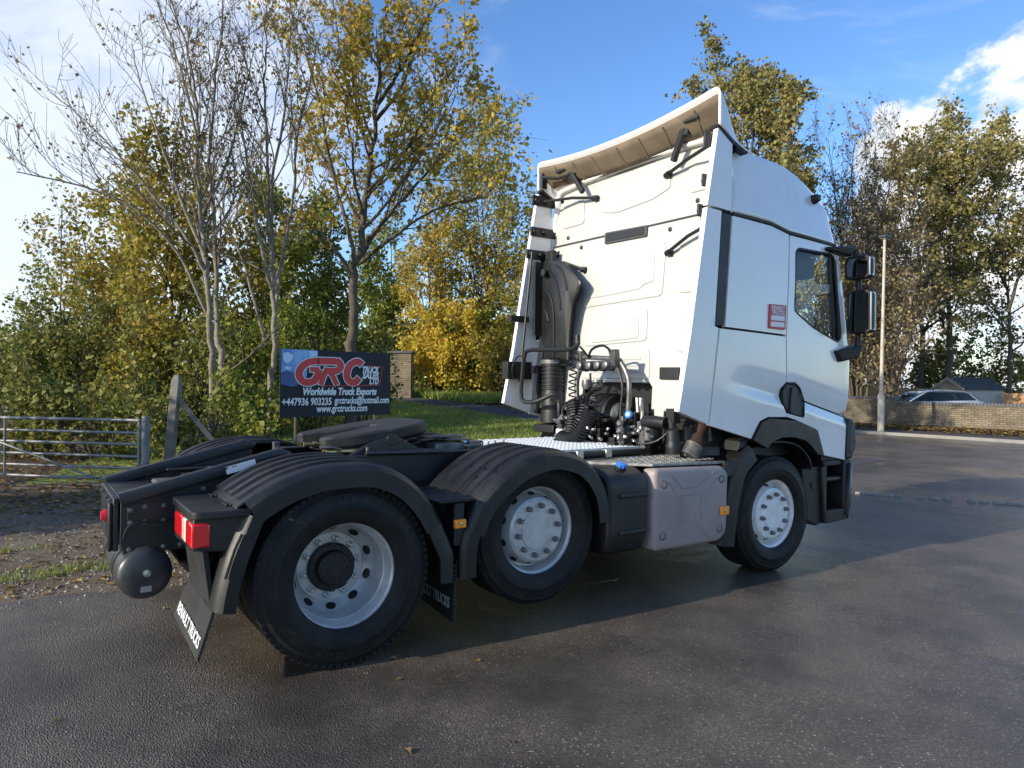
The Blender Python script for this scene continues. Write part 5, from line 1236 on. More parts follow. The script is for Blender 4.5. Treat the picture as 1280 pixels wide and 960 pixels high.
class Tree:
    def __init__(s, seed, maxl=3, wander=.16, trop=.10, ang=(28, 55), kids=(5, 4.0, 4.5), ratio=(.52, .46, .42), tips=.004):
        s.g = random.Random(seed); s.b = MB(); s.b2 = MB(); s.tw = []; s.maxl = maxl; s.wander = wander; s.trop = trop; s.ang = ang; s.kids = kids; s.ratio = ratio; s.tips = tips
    def tube(s, path, rad, lvl): (s.b if lvl < 2 else s.b2).tube(path, rad, (9, 6, 4, 3, 3)[min(lvl, 4)], caps=False)
    def limb(s, path, r0, r1, lvl=0, t0=.25, L=None):
        """a given path with children grown along it"""
        P = spline([Vector(p) for p in path], 5); n = len(P)
        for i in range(1, n-1): P[i] = P[i]+Vector((s.g.gauss(0, 1), s.g.gauss(0, 1), s.g.gauss(0, .4)))*r0*.22
        rad = [r0+(r1-r0)*(i/(n-1))**.8 for i in range(n)]
        s.tube(P, rad, lvl)
        ln = sum((P[i+1]-P[i]).length for i in range(n-1)); s.sub(P, rad, L or ln, lvl, t0)
        return P
    def grow(s, p, d, L, r, lvl):
        n = max(3, min(7, int(L/.35)+2)); st = L/n; P = [p.copy()]; d = d.normalized()
        for i in range(n):
            d = (d+Vector((s.g.gauss(0, s.wander), s.g.gauss(0, s.wander), s.g.gauss(0, s.wander)+s.trop))).normalized(); p = p+d*st; P.append(p.copy())
        e = max(s.tips, r*.28); rad = [r+(e-r)*i/n for i in range(n+1)]
        s.tube(P, rad, lvl); s.sub(P, rad, L, lvl, .2)
        if lvl >= 2: s.tw.append(P)
    def sub(s, P, rad, L, lvl, t0):
        if lvl >= s.maxl: return
        k = s.kids[min(lvl, len(s.kids)-1)]; cnt = max(2, int(k*(L**.6)+s.g.random()))
        for i in range(cnt):
            t = t0+(1-t0)*((i+s.g.random())/cnt); f = t*(len(P)-1); j = min(int(f), len(P)-2); q = P[j].lerp(P[j+1], f-j); d = (P[j+1]-P[j]).normalized()
            a = R(s.g.uniform(*s.ang)); az = s.g.uniform(0, 6.283); o = d.orthogonal().normalized(); o2 = d.cross(o)
            nd = d*math.cos(a)+(o*math.cos(az)+o2*math.sin(az))*math.sin(a)
            s.grow(q, nd, L*s.ratio[min(lvl, len(s.ratio)-1)]*s.g.uniform(.6, 1.15)*(1.25-.65*t), max(s.tips*1.2, rad[j]*.52), lvl+1)
    def finish(s, name, label, cat, base, bark, leaf=None, n=0, size=.1, spread=.16, group=None, hmin=None, keep=None, seed=0):
        base = Vector(base); root = thing(name, label, cat, base, group)
        s.b.v = [tuple(Vector(v)-base) for v in s.b.v]
        s.b.build('trunk', M[bark], root, recalc=False, ang=180)
        s.b2.v = [tuple(Vector(v)-base) for v in s.b2.v]
        if s.b2.v: tag(s.b2.build('twigs', M['twig'], root, recalc=False, ang=180), kind='stuff')
        if leaf and n and s.tw:
            rg = np.random.default_rng(seed+5)
            pts = []; wt = []
            for P in s.tw:
                w_ = rg.exponential(1.0)+.15
                for a, b in zip(P[1:], P[2:]):
                    pts += [tuple(a.lerp(b, .5)), tuple(b)]; wt += [w_*.7, w_]
            pts = np.array(pts); wt = np.array(wt); wt /= wt.sum()
            leaves_mesh('crown', pts[rg.choice(len(pts), n, p=wt)]-np.array(base), size, spread*.62, LEAF[leaf], root, rg)
        return root
def leaves_mesh(name, c, size, spread, m, root, rg, droop=.3):
    n = len(c); c = c+rg.normal(0, spread, (n, 3))
    a = rg.normal(0, 1, (n, 3)); a[:, 2] -= droop; a /= np.linalg.norm(a, axis=1)[:, None]
    b = rg.normal(0, 1, (n, 3)); b -= a*(a*b).sum(1)[:, None]; b /= np.linalg.norm(b, axis=1)[:, None]
    nn = np.cross(a, b); s_ = size*(.42+.95*rg.random(n)**1.3)[:, None]
    v = np.stack([c-a*s_*.5, c+b*s_*.36+nn*s_*.10, c+a*s_*.5, c-b*s_*.36+nn*s_*.10], 1).reshape(-1, 3)
    i = np.arange(n)*4; f = np.stack([i, i+1, i+2, i, i+2, i+3], 1).reshape(-1, 3)
    me = bpy.data.meshes.new(name); me.vertices.add(len(v)); me.vertices.foreach_set('co', v.astype(np.float32).ravel())
    me.loops.add(f.size); me.loops.foreach_set('vertex_index', f.astype(np.int32).ravel()); me.polygons.add(len(f)); me.polygons.foreach_set('loop_start', np.arange(0, f.size, 3, dtype=np.int32))
    me.update(calc_edges=True); me.materials.append(m)
    o = bpy.data.objects.new(name, me); COL.objects.link(o)
    if root: o.parent = root
    return o
def ground_at(u, d):
    p = at(u, 480, d); p.z = terrain(p.x, p.y)-.05; return p
def jl(pts, d, s=.5, seed=0):
    """limb points given as (u, v) at a distance, wandering a little in depth"""
    g = random.Random(seed); out = []; dd = d
    for u, v in pts: out.append(at(u, v, dd)); dd += g.uniform(-s, s)
    return out
def simple_tree(name, label, cat, u, d, top, seed, bark, leaf, n, size, lean=0, stems=1, r=.10, kids=(3.6, 3.2, 3.2), ratio=(.40, .44, .42), ang=(25, 55), spread=.18, trop=.10, fan=.16, t0=.25, group=None, keep=None, maxl=3):
    t = Tree(seed, kids=kids, ratio=ratio, ang=ang, trop=trop, maxl=maxl); b = ground_at(u, d); H = at(u, top, d).z-b.z; g = random.Random(seed)
    for k in range(stems):
        q = b+Vector((g.gauss(0, .12), g.gauss(0, .12), 0)); hx = Vector((g.gauss(0, fan), g.gauss(0, fan), 0))*H+RH*lean*H*(1 if k == 0 else g.uniform(.3, 1.2)); h = H*(1 if k == 0 else g.uniform(.72, .98))
        path = [q, q+hx*.15+Vector((0, 0, h*.3)), q+hx*.45+Vector((0, 0, h*.62)), q+hx*.9+Vector((0, 0, h))]
        t.limb(path, r*g.uniform(.75, 1.1), .012, 0, t0)
    return t.finish(name, label, cat, b, bark, leaf, n, size, spread, group, keep=keep, seed=seed)
# --- bare, pale-barked trees at the gate
t = Tree(21, kids=(5.0, 5.2, 5.0), ratio=(.27, .46, .42), ang=(22, 48), trop=.14, wander=.13)
D = 14.6; b0 = ground_at(266, D)
t.limb([b0]+jl([(266, 470), (262, 400), (257, 330), (250, 250), (246, 150), (236, 70), (205, -20)], D, .25, 1), .085, .012, 0, .42)
t.limb([b0+RH*.16]+jl([(279, 470), (273, 420), (269, 350), (268, 280), (262, 190), (272, 90), (280, -10)], D+.2, .3, 2), .085, .012, 0, .42)
t.limb(jl([(258, 345), (236, 300), (196, 250), (150, 195), (105, 150), (62, 115)], D, .5, 3), .045, .008, 1, .15)
t.limb(jl([(262, 400), (225, 320), (170, 262), (110, 235), (55, 222), (20, 215)], D+.3, .5, 4), .04, .008, 1, .25)
t.limb(jl([(256, 320), (222, 240), (195, 160), (172, 90), (165, 55)], D-.3, .5, 5), .04, .008, 1, .15)
t.limb(jl([(252, 270), (285, 200), (305, 120), (318, 60)], D+.2, .5, 6), .035, .008, 1, .2)
t.limb(jl([(248, 180), (232, 110), (215, 50), (195, 0), (190, -20)], D, .5, 8), .03, .008, 1, .2)
t.limb(jl([(277, 470), (300, 455), (325, 432), (352, 403)], D-.3, .2, 7), .032, .012, 2, .3)
t.finish('bare_tree', 'pale twin-stemmed bare tree beside the leaning concrete post, fanning to the left', 'tree', b0, 'bark_pale', 'brown', 1500, .085, .07, group='trees behind the gate', seed=21)
t = Tree(22, kids=(5.0, 5.2, 5.0), ratio=(.27, .46, .42), ang=(20, 45), trop=.16, wander=.12)
D = 15.6; b0 = ground_at(337, D)
t.limb([b0]+jl([(340, 480), (343, 420), (340, 350), (336, 260), (334, 180), (330, 100), (335, 30)], D, .3, 1), .085, .012, 0, .40)
t.limb(jl([(342, 400), (352, 330), (366, 250), (372, 170), (390, 90), (400, 40)], D+.2, .4, 2), .055, .010, 0, .3)
t.limb(jl([(340, 360), (322, 290), (312, 220), (300, 140), (292, 70)], D-.2, .4, 3), .05, .010, 0, .3)
t.limb(jl([(342, 330), (340, 230), (356, 140), (362, 60), (365, 20)], D+.3, .4, 4), .045, .010, 0, .3)
t.limb(jl([(331, 430), (308, 340), (280, 270), (255, 210)], D+.2, .4, 5), .04, .010, 1, .3)
t.finish('bare_tree', 'slim bare tree with upright twiggy crown directly left of the sign board', 'tree', b0, 'bark_pale', 'brown', 1300, .085, .07, group='trees behind the gate', seed=22)
# --- tall golden maple above the sign
t = Tree(31, kids=(4.0, 4.2, 4.0), ratio=(.30, .46, .44), ang=(25, 55), trop=.09)
D = 18; b0 = ground_at(438, D)
t.limb([b0]+jl([(439, 430), (443, 360), (452, 290), (462, 220), (470, 140), (478, 60), (484, -60)], D, .3, 1), .16, .015, 0, .34)
for i, pts in enumerate(([(446, 330), (430, 270), (412, 200), (398, 120), (372, 40), (360, 0)], [(450, 310), (492, 262), (530, 220), (572, 175), (604, 140)], [(460, 240), (505, 190), (535, 140), (560, 95), (580, 65)], [(447, 330), (500, 290), (545, 262), (590, 250), (612, 246)],
                         [(465, 190), (440, 130), (425, 60), (415, -10)], [(472, 130), (505, 80), (530, 30), (555, -10)], [(452, 280), (422, 225), (402, 190), (385, 165)], [(444, 350), (410, 300), (390, 285), (372, 270)], [(470, 150), (500, 110), (520, 60), (530, 20)])):
    t.limb(jl(pts, D+(-.5, .4, 0, .6, -.3, .3, .7, -.6, .5)[i], .7, 40+i), .06, .010, 1, .2)
t.finish('maple_tree', 'tall golden-leaved maple with dark forked trunk standing behind the sign board', 'tree', b0, 'bark_dark', 'gold', 14000, .135, .17, group='trees behind the gate', seed=31)
t = simple_tree('maple_tree', 'green and yellow understorey tree filling the space between the sign board and the maple', 'tree', 405, 20.0, 250, 32, 'bark_dark', 'green', 12000, .13, stems=3, r=.06, group='trees behind the gate', fan=.13, spread=.25)
simple_tree('hazel_tree', 'olive-yellow leafy tree with crown spread behind the bare tree left of centre', 'tree', 205, 18.5, 205, 33, 'bark_dark', 'olive', 10500, .14, stems=4, r=.07, group='trees behind the gate', fan=.14, spread=.24)
simple_tree('hazel_tree', 'olive-brown leafy tree of several thin stems at the left behind the gate', 'tree', 140, 21, 240, 34, 'bark_dark', 'olive', 6000, .14, stems=4, r=.06, group='trees behind the gate', fan=.13, spread=.22)
simple_tree('slender_tree', 'slender half-bare young tree near the left edge against the pale sky', 'tree', 84, 21, 265, 35, 'bark_dark', 'olive', 1500, .12, stems=2, r=.05, group='trees behind the gate', fan=.06)
simple_tree('slender_tree', 'short thin tree with greyish leaves at the far left edge', 'tree', 40, 24, 350, 36, 'bark_dark', 'green', 1700, .12, stems=3, r=.04, group='trees behind the gate', fan=.10)
simple_tree('lime_tree', 'yellow-green tree whose crown meets the left edge of the white cab', 'tree', 612, 32, 205, 37, 'bark_dark', 'olive', 16000, .16, stems=4, r=.10, group='trees beyond the path', fan=.12, spread=.26, t0=.12)
simple_tree('lime_tree', 'green and gold tree between the maple and the yellow-green tree', 'tree', 548, 32, 245, 38, 'bark_dark', 'gold', 12000, .15, stems=3, r=.09, group='trees beyond the path', fan=.11, spread=.24, t0=.12)
simple_tree('lime_tree', 'leafy green tree behind the sign board and the wall end', 'tree', 490, 33, 300, 39, 'bark_dark', 'green', 12000, .16, stems=4, r=.08, group='trees beyond the path', fan=.12, spread=.26, t0=.1)
simple_tree('lime_tree', 'olive tree low behind the slim bare tree', 'tree', 320, 22, 270, 40, 'bark_dark', 'olive', 7500, .14, stems=4, r=.07, group='trees behind the gate', fan=.13, spread=.26, t0=.1)
# --- shrubs: stems with leaf masses round them
def shrub(name, label, u, d, top, w, seed, leaf, n, size, group, depth=1.2, bark='bark_dark'):
    b = ground_at(u, d); H = at(u, top, d).z-b.z; g = random.Random(seed); t = Tree(seed, maxl=2, kids=(4, 3, 3), ratio=(.42, .45, .4), ang=(25, 60))
    for k in range(7):
        e = RH*g.uniform(-w/2, w/2)+FH*g.uniform(-depth/2, depth/2)
        h = H*g.uniform(.55, 1.0)
        t.limb([b+e*.25, b+e*.6+Vector((0, 0, h*.45)), b+e+Vector((0, 0, h))], .03, .008, 0, .05)
        t.tw.append([b+e*.6+Vector((0, 0, h*.3)), b+e*.8+Vector((0, 0, h*.6)), b+e+Vector((0, 0, h))])
    return t.finish(name, label, 'shrub', b, bark, leaf, n, size, .22, group, seed=seed)
HG = 'shrubs along the fence line'
shr = [(14, 17, 395, 2.6, 'dark', 'broad dark green shrub at the left edge above the gate'), (75, 17.5, 372, 2.6, 'dark', 'dark shrub with thin upright tops second from the left edge'), (140, 17, 385, 2.4, 'dark', 'deep green shrub behind the middle of the gate'),
       (185, 16.5, 400, 2.2, 'olive', 'olive shrub just left of the leaning concrete post'), (238, 16.2, 405, 2.0, 'dark', 'dark shrub between the concrete post and the pale twin trunk'), (305, 16.6, 410, 2.0, 'green', 'green shrub between the two bare trunks'),
       (350, 17.8, 405, 1.6, 'green', 'green shrub whose top shows over the left corner of the sign board'), (395, 18.4, 400, 2.0, 'green', 'leafy shrub behind the left half of the sign board'), (452, 20.0, 425, 1.5, 'dark', 'dark shrub behind the right half of the sign board'),
       (40, 14.2, 480, 2.2, 'dark', 'low dark bramble behind the left end of the gate'), (120, 14.0, 478, 2.2, 'dark', 'low dark bramble behind the right end of the gate'), (232, 13.6, 490, 1.5, 'dark', 'low bramble at the foot of the diagonal strut'), (310, 14, 480, 1.3, 'green', 'low green bush at the foot of the slim bare tree')]
for i, (u, d, top, w, lf, lab) in enumerate(shr): shrub('hedge_shrub' if top < 450 else 'bramble', lab, u, d, top, w, 60+i, lf, 3300 if top < 450 else 2000, .12, HG)
PG = 'shrubs beyond the path'
for i, (u, d, top, w, lf, lab) in enumerate([(548, 29.6, 376, 2.0, 'orange', 'bright orange-yellow shrub right of the wall end'), (572, 29.0, 398, 1.8, 'orange', 'second yellow shrub leaning into the green bushes'), (600, 29, 400, 2.6, 'green', 'green bush left of the cab beyond the path'),
                                             (640, 28, 375, 2.6, 'olive', 'olive bush partly hidden by the left edge of the cab'), (690, 27, 385, 2.6, 'green', 'green bush hidden mostly behind the cab'), (575, 30.5, 425, 2.2, 'dark', 'low dark green bush on the bank past the path'), (632, 29, 440, 2.4, 'dark', 'low dark bush on the bank beside the cab edge')]):
    shrub('bank_shrub', lab, u, d, top, w, 90+i, lf, 7000, .15, PG)
# woodland mass far behind everything on the left
rg = np.random.default_rng(77); c = []
for k in range(260):
    u = rg.uniform(-80, 640); d = rg.uniform(31, 42); p = at(u, 480, d); z0 = terrain(p.x, p.y)
    h = rg.uniform(2.4, 4.2) if u > 120 else rg.uniform(1.8, 3.2)
    c.append(np.stack([p.x+rg.normal(0, .9, 170), p.y+rg.normal(0, .9, 170), z0+rg.uniform(0, 1, 170)**.8*h], 1))
wd = leaves_mesh('far_woodland', np.concatenate(c), .24, .15, LEAF['dark'], None, rg); tag(wd, kind='stuff')
# --- right-hand trees beyond the wall
RG = 'trees beyond the brick wall'
simple_tree('bare_ash_tree', 'tall brownish tree nearly bare at the top, between the deflector and the lamp post', 'tree', 1070, 34, 150, 51, 'bark_dark', 'brown', 5500, .15, stems=9, r=.10, group=RG, fan=.11, spread=.13, t0=.15, kids=(5.2, 4.6, 4.6), ratio=(.26, .45, .42), ang=(20, 48), trop=.13)
simple_tree('bare_ash_tree', 'leaning brownish tree showing between the cab roof and the mirrors', 'tree', 1035, 36, 190, 52, 'bark_dark', 'brown', 4500, .14, stems=6, r=.09, group=RG, fan=.10, spread=.15, t0=.15, kids=(5.0, 4.4, 4.2), ratio=(.26, .45, .42), ang=(20, 48), trop=.13)
simple_tree('bare_ash_tree', 'russet thin-leaved tree just right of the lamp post', 'tree', 1118, 33, 235, 55, 'bark_dark', 'brown', 6000, .16, stems=6, r=.09, group=RG, fan=.12, spread=.2, t0=.15, kids=(5.0, 4.4, 4.2), ratio=(.30, .45, .42), ang=(25, 55), trop=.1)
def spreading(name, label, u, d, seed, limbs, r, leaf, n, size, grp, rat=.30):
    t = Tree(seed, kids=(3.6, 3.8, 3.6), ratio=(rat, .46, .44), ang=(28, 60), trop=.07, wander=.2); b = ground_at(u, d)
    for i, (pts, rr) in enumerate(limbs): t.limb(([b] if pts[0][1] > 440 else [])+jl(pts, d+(.6, -.6, .3, -.9, 1.1, 0, -1.4)[i % 7], 1.0, seed*7+i), rr, .015, 0 if i < 2 else 1, .22)
    return t.finish(name, label, 'tree', b, 'bark_ivy', leaf, n, size, .28, grp, seed=seed)
spreading('poplar_tree', 'dense olive-green tree rising directly behind the roof deflector', 940, 32, 50, [([(940, 450), (939, 330), (936, 230), (930, 150), (922, 95)], .18), ([(939, 340), (958, 250), (972, 170), (980, 115)], .11), ([(939, 310), (918, 235), (902, 170), (893, 120)], .10), ([(945, 300), (975, 235), (992, 170), (996, 130)], .09),
    ([(937, 260), (910, 225), (890, 205)], .08), ([(936, 210), (945, 150), (948, 100)], .08), ([(950, 280), (985, 260), (1003, 235)], .08)], .18, 'oak', 22000, .20, RG, .22)
spreading('oak_tree', 'wide oak with brown-green leaves and ivy-clad trunk rising above the shed', 1186, 37, 53, [([(1187, 450), (1186, 390), (1184, 330), (1190, 270), (1196, 220), (1200, 185)], .19), ([(1184, 370), (1170, 310), (1150, 260), (1138, 220), (1130, 195)], .12), ([(1186, 340), (1215, 290), (1240, 240), (1262, 210), (1272, 185)], .10),
    ([(1187, 380), (1160, 350), (1130, 330), (1105, 300)], .09), ([(1187, 375), (1220, 340), (1255, 315), (1285, 300)], .09), ([(1190, 270), (1175, 225), (1168, 200), (1172, 180)], .08), ([(1192, 250), (1225, 215), (1238, 200), (1236, 180)], .08)], .24, 'oak', 17000, .21, RG)
spreading('oak_tree', 'second oak with dark slanting trunk between the lamp post and the shed', 1152, 39, 54, [([(1152, 450), (1152, 390), (1148, 330), (1140, 270), (1128, 210)], .20), ([(1152, 380), (1165, 320), (1180, 270), (1190, 220)], .12), ([(1150, 350), (1128, 310), (1105, 280), (1090, 240)], .09), ([(1150, 390), (1122, 370), (1098, 360), (1085, 350)], .08)], .2, 'oak', 10000, .21, RG)
spreading('oak_tree', 'thin-crowned oak at the picture edge with boughs reaching across the white cloud', 1262, 38, 56, [([(1262, 450), (1262, 400), (1256, 340), (1248, 280), (1245, 230)], .14), ([(1260, 390), (1275, 340), (1290, 300), (1310, 250)], .10), ([(1258, 360), (1238, 320), (1220, 300)], .07)], .14, 'oak', 6500, .19, RG)
for i, (u, d, top, w, lf, lab) in enumerate([(1085, 40, 430, 4, 'oak', 'brownish hedge bush behind the fence left of the lamp post'), (1130, 41, 425, 4, 'brown', 'russet bush behind the parked car'), (1170, 40, 395, 2.4, 'dark', 'ivy mass round the oak trunks above the shed'), (1245, 41, 388, 4, 'dark', 'dark evergreen bush right of the shed roof'), (1285, 42, 420, 3.6, 'green', 'green bush at the right edge above the orange fence')]):
    shrub('garden_shrub', lab, u, d, top, w, 120+i, lf, 3600, .19, 'shrubs behind the shed', depth=2)

for i, (u, d, top, lf, lab) in enumerate([(735, 31, 285, 'olive', 'olive tree past the path, hidden from the yard by the cab'), (795, 34, 300, 'green', 'green tree standing behind the cab at the corner of the yard'), (862, 35, 300, 'oak', 'brown-green tree behind the cab, next to the end of the brick wall')]):
    simple_tree('lime_tree', lab, 'tree', u, d, top, 400+i, 'bark_dark', lf, 8000, .17, stems=4, r=.09, group='trees at the corner of the yard behind the cab', fan=.10, spread=.26, t0=.1)
for i, (u, d, top, lf, lab) in enumerate([(745, 29, 420, 'green', 'green bush past the path behind the cab'), (790, 31, 425, 'dark', 'dark bush behind the cab at the yard corner'), (835, 33, 430, 'olive', 'olive bush behind the cab beside the wall'), (890, 35, 430, 'dark', 'dark bush behind the cab beyond the wall')]):
    shrub('corner_shrub', lab, u, d, top, 3.2, 420+i, lf, 4500, .16, 'shrubs at the corner of the yard behind the cab')
LG_ = 'trees on the fence line left of the gate'
for i, (x, y, h, lf, lab) in enumerate([(-7.0, 6.2, 4.0, 'olive', 'low olive hawthorn on the verge just beyond the left end of the gate'), (-9.5, 5.0, 4.2, 'dark', 'dark round hawthorn on the gravel verge behind the tail of the lorry'), (-11, 7.0, 5.0, 'olive', 'taller olive hawthorn on the verge behind the tail of the lorry'), (-14, 5.4, 5.0, 'dark', 'tall dark hawthorn farthest back along the gravel verge')]):
    t = Tree(300+i, kids=(4.2, 3.8, 3.4), ratio=(.36, .44, .42)); g = random.Random(300+i); b = Vector((x, y, -.05))
    for k in range(4):
        hx = Vector((g.gauss(0, .12), g.gauss(0, .10), 0))*h; q = b+Vector((g.gauss(0, .2), g.gauss(0, .2), 0)); hh = h*g.uniform(.7, 1)
        t.limb([q, q+hx*.3+Vector((0, 0, hh*.35)), q+hx*.6+Vector((0, 0, hh*.65)), q+hx+Vector((0, 0, hh))], .07, .012, 0, .08)
    t.finish('hawthorn_tree', lab, 'tree', b, 'bark_dark', lf, 8000, .14, .24, LG_, seed=300+i)
# ================================================================= sign board
A, B = loc(-4.10, 12.6, 0), loc(-2.47, 14.45, 0)
SX = (B-A).normalized(); SN = SX.cross(Vector((0, 0, 1))).normalized()   # faces the yard
if SN.dot(Vector((CAM.x, CAM.y, 0))-A) < 0: SN = -SN
zb, zt = .985, 2.215; SW = (B-A).length
sg = thing('sign_board', 'large dark blue advertising board with red letters, standing in the shrubs left of the cab', 'sign', Vector(((A+B)/2).to_tuple()[:2]+(terrain(*((A+B)/2)[:2]),)))
so_ = Vector(sg.location)
def sp_(u, v, d=0.0):   # u along the board 0..1, v up 0..1
    return A+SX*(u*SW)+Vector((0, 0, zb+(zt-zb)*v))+SN*d-so_
M['board'] = mat('navy_board', (.007, .010, .020), .5, spec=.3, var=.15, vscale=2)
M['globe'] = mat('printed_globe_blue', (.05, .20, .55), .4, base2=(.30, .52, .80), vscale=2.6)
M['globe_dk'] = mat('printed_globe_navy', (.02, .06, .20), .4, base2=(.04, .12, .35), vscale=3)
b = MB(); b.hexa([sp_(0, 0, -.02), sp_(1, 0, -.02), sp_(1, 0, 0), sp_(0, 0, 0), sp_(0, 1, -.02), sp_(1, 1, -.02), sp_(1, 1, 0), sp_(0, 1, 0)]); bd = b.build('board', M['board'], sg)
b = MB()
for u in (.14, .86): b.tube([sp_(u, -.80, -.045), sp_(u, .95, -.045)], .03, 8); b.cut()
b.build('post', M['bark_dark'], sg)
def flat(name, polys, m, d, par=bd):
    b = MB()
    for pl in polys:
        n = len(pl); b.add([sp_(u, v, d) for u, v in pl]+[sp_(u, v, d+.0015) for u, v in pl], [list(range(n)), list(range(n, 2*n))]+[(i, (i+1) % n, n+(i+1) % n, n+i) for i in range(n)])
    return b.build(name, m, par, smooth=False)
def U(x): return (x-85)/1100
def Vv(x, y): 
    top = 62+(x-92)/1083*13; bot = 750-(x-72)/1118*42
    return 1-(y-top)/(bot-top)
def pp(pts): return [(U(x), Vv(x, y)) for x, y in pts]
flat('printed_globe', [pp([(92, 66), (425, 70), (430, 130), (400, 145), (330, 250), (320, 345), (290, 400), (200, 440), (92, 415)])], M['globe'], .001)
flat('printed_globe_shade', [pp([(92, 300), (140, 280), (200, 300), (250, 270), (300, 330), (318, 350), (290, 400), (200, 441), (92, 417)])], M['globe_dk'], .004)
flat('printed_cloud', [pp([(105, 110), (150, 95), (200, 130), (180, 190), (140, 210), (110, 180)]), pp([(340, 75), (415, 78), (420, 125), (350, 140)]), pp([(130, 235), (190, 250), (160, 275), (120, 262)])], mat('pale_blue_print', (.55, .70, .88), .4), .0065)
def ribbon(pts, w, closed=False):
    P = [Vector(p) for p in pts]; L_, R_ = [], []
    for i, p in enumerate(P):
        a = (P[i]-P[i-1]).normalized() if i > 0 else (P[1]-P[0]).normalized(); c = (P[i+1]-P[i]).normalized() if i < len(P)-1 else a
        n = Vector((-a.y, a.x))+Vector((-c.y, c.x)); n1 = Vector((-a.y, a.x)); n = n.normalized(); k = w/2/max(.45, n.dot(n1)); L_.append(p+n*k); R_.append(p-n*k)
    return [[tuple(L_[i]), tuple(L_[i+1]), tuple(R_[i+1]), tuple(R_[i])] for i in range(len(P)-1)]
def sp2(pts): return [tuple(v) for v in spline([Vector(p) for p in pts], 5)]
G_ = sp2([(640, 175), (520, 175), (400, 178), (330, 195), (275, 240), (250, 300), (262, 355), (300, 390), (350, 393), (395, 375)])+[(420, 330), (438, 262)]
G2 = [(352, 262), (440, 262)]
R_1 = sp2([(420, 175), (560, 172), (620, 178), (645, 205), (642, 240), (610, 268), (560, 275)])+[(520, 275)]
R_2 = [(515, 240), (480, 330), (452, 415)]
R_3 = [(540, 278), (575, 330), (612, 412)]
C_ = sp2([(868, 200), (830, 170), (780, 180), (735, 220), (712, 290), (722, 350), (760, 382), (805, 375), (842, 335)])
M['logored'] = mat('sign_red', (.62, .02, .03), .4)
white, red = [], []
for st in (G_, G2, R_1, R_2, R_3, C_):
    for wdt, acc in ((84 if st not in (R_2, R_3, G2) else 66, white), (68 if st not in (R_2, R_3, G2) else 50, red)):
        acc += ribbon(st, wdt)
def ext(pts, e):
    P = [Vector(p) for p in pts]; return [tuple(P[0]+(P[0]-P[1]).normalized()*e)]+[tuple(p) for p in P]+[tuple(P[-1]+(P[-1]-P[-2]).normalized()*e)]
white = []
for st in (G_, G2, R_1, R_2, R_3, C_): white += ribbon(ext(st, 8), 84 if st not in (R_2, R_3, G2) else 66)
def layer(name, quads, m, d0, step=.00002):
    b = MB()
    for i, q in enumerate(quads):
        dd = d0+(i % 40)*step
        b.add([sp_(*t_, dd) for t_ in pp(q)], [(0, 1, 2, 3)])
    return b.build(name, m, bd, smooth=False, recalc=False)
layer('logo_outline', white, M['print'], .009); layer('logo_letters', red, M['logored'], .012)
layer('logo_rule', ribbon([(450, 425), (1060, 408)], 7)+ribbon([(1060, 412), (1094, 208)], 7)+ribbon([(1095, 211), (890, 209)], 6), M['logored'], .0095)
XD = SX; YD = Vector((0, 0, 1))
px_m = SW/1100
def sgt(body, x, y, size, wd, shear=0.0, bold=.006, align='CENTER', rotk=0.0):
    text('sign_lettering', body, size*px_m*1.38, M['print'], bd, sp_(U(x), Vv(x, y), .013), XD, YD, bold=bold, shear=shear, width=wd*px_m, align=align, extr=.0008)
sgt('TRUCK', 965, 252, 52, 186, .25, .008); sgt('SALES', 963, 312, 52, 184, .25, .008); sgt('LTD', 1000, 370, 52, 104, .25, .008)
sgt('Worldwide Truck Exports', 658, 481, 60, 742, .2, .008); sgt('+447936 903235', 330, 590, 60, 460, .06, .005); sgt('grctrucks@hotmail.com', 878, 566, 58, 580, .06, .005); sgt('www.grctrucks.com', 672, 652, 58, 514, .06, .005)

# ================================================================= gate, posts
GP = loc(-5.08, 9.9, 0)     # gate post
gdir = (loc(-10.2, 10.9, 0)-GP).normalized()
gt = thing('field_gate', 'galvanised six-bar field gate with diagonal brace at the left edge', 'gate', GP)
bars = [1.06, .885, .725, .555, .39, .235]
LG = 4.4
g0 = None
for z in bars:
    b = MB(); b.tube([gdir*.10+Vector((0, 0, 0)), gdir*LG], .020 if z < 1.0 else .024, 10)
    o = b.build('rail', M['galv'], gt); o.location = (0, 0, z)
b = MB(); b.tube([gdir*.10+Vector((0, 0, .20)), gdir*.10+Vector((0, 0, 1.08))], .024, 10); b.tube([gdir*LG+Vector((0, 0, .20)), gdir*LG+Vector((0, 0, 1.08))], .024, 10); b.build('stile', M['galv'], gt)
b = MB(); b.tube([gdir*.75+Vector((0, 0, .235))-FH*.03, gdir*3.6+Vector((0, 0, 1.06))-FH*.03], .017, 8); b.build('brace', M['galv'], gt)
b = MB(); b.tube([gdir*2.3+Vector((0, 0, .235))-FH*.02, gdir*2.3+Vector((0, 0, 1.06))-FH*.02], .014, 8); b.build('brace', M['galv'], gt)
pt = thing('gate_post', 'round galvanised steel post at the right end of the field gate', 'post', GP)
b = MB(); b.tube([(0, 0, -.1), (0, 0, 1.10)], .052, 16); b.lathe([(.055, 1.10), (.05, 1.12), (0, 1.13)], (0, 0, 0), (0, 0, 1), 16); b.build('shaft', M['galv'], pt, ang=40)
b = MB()
for z in (.35, .95): b.span((-.07, -.03, z), (.07, .03, z+.05))
b.build('hinge', M['galv'], pt)
M['concrete'] = mat('weathered_concrete', (.24, .21, .17), .9, base2=(.13, .115, .09), vscale=6, bump=.5, bscale=35)
CP = loc(-5.02, 10.35, 0); cpz = terrain(CP.x, CP.y)
cp = thing('concrete_post', 'leaning weathered concrete fence post with diagonal strut', 'post', (CP.x, CP.y, cpz))
lean = RH*.16
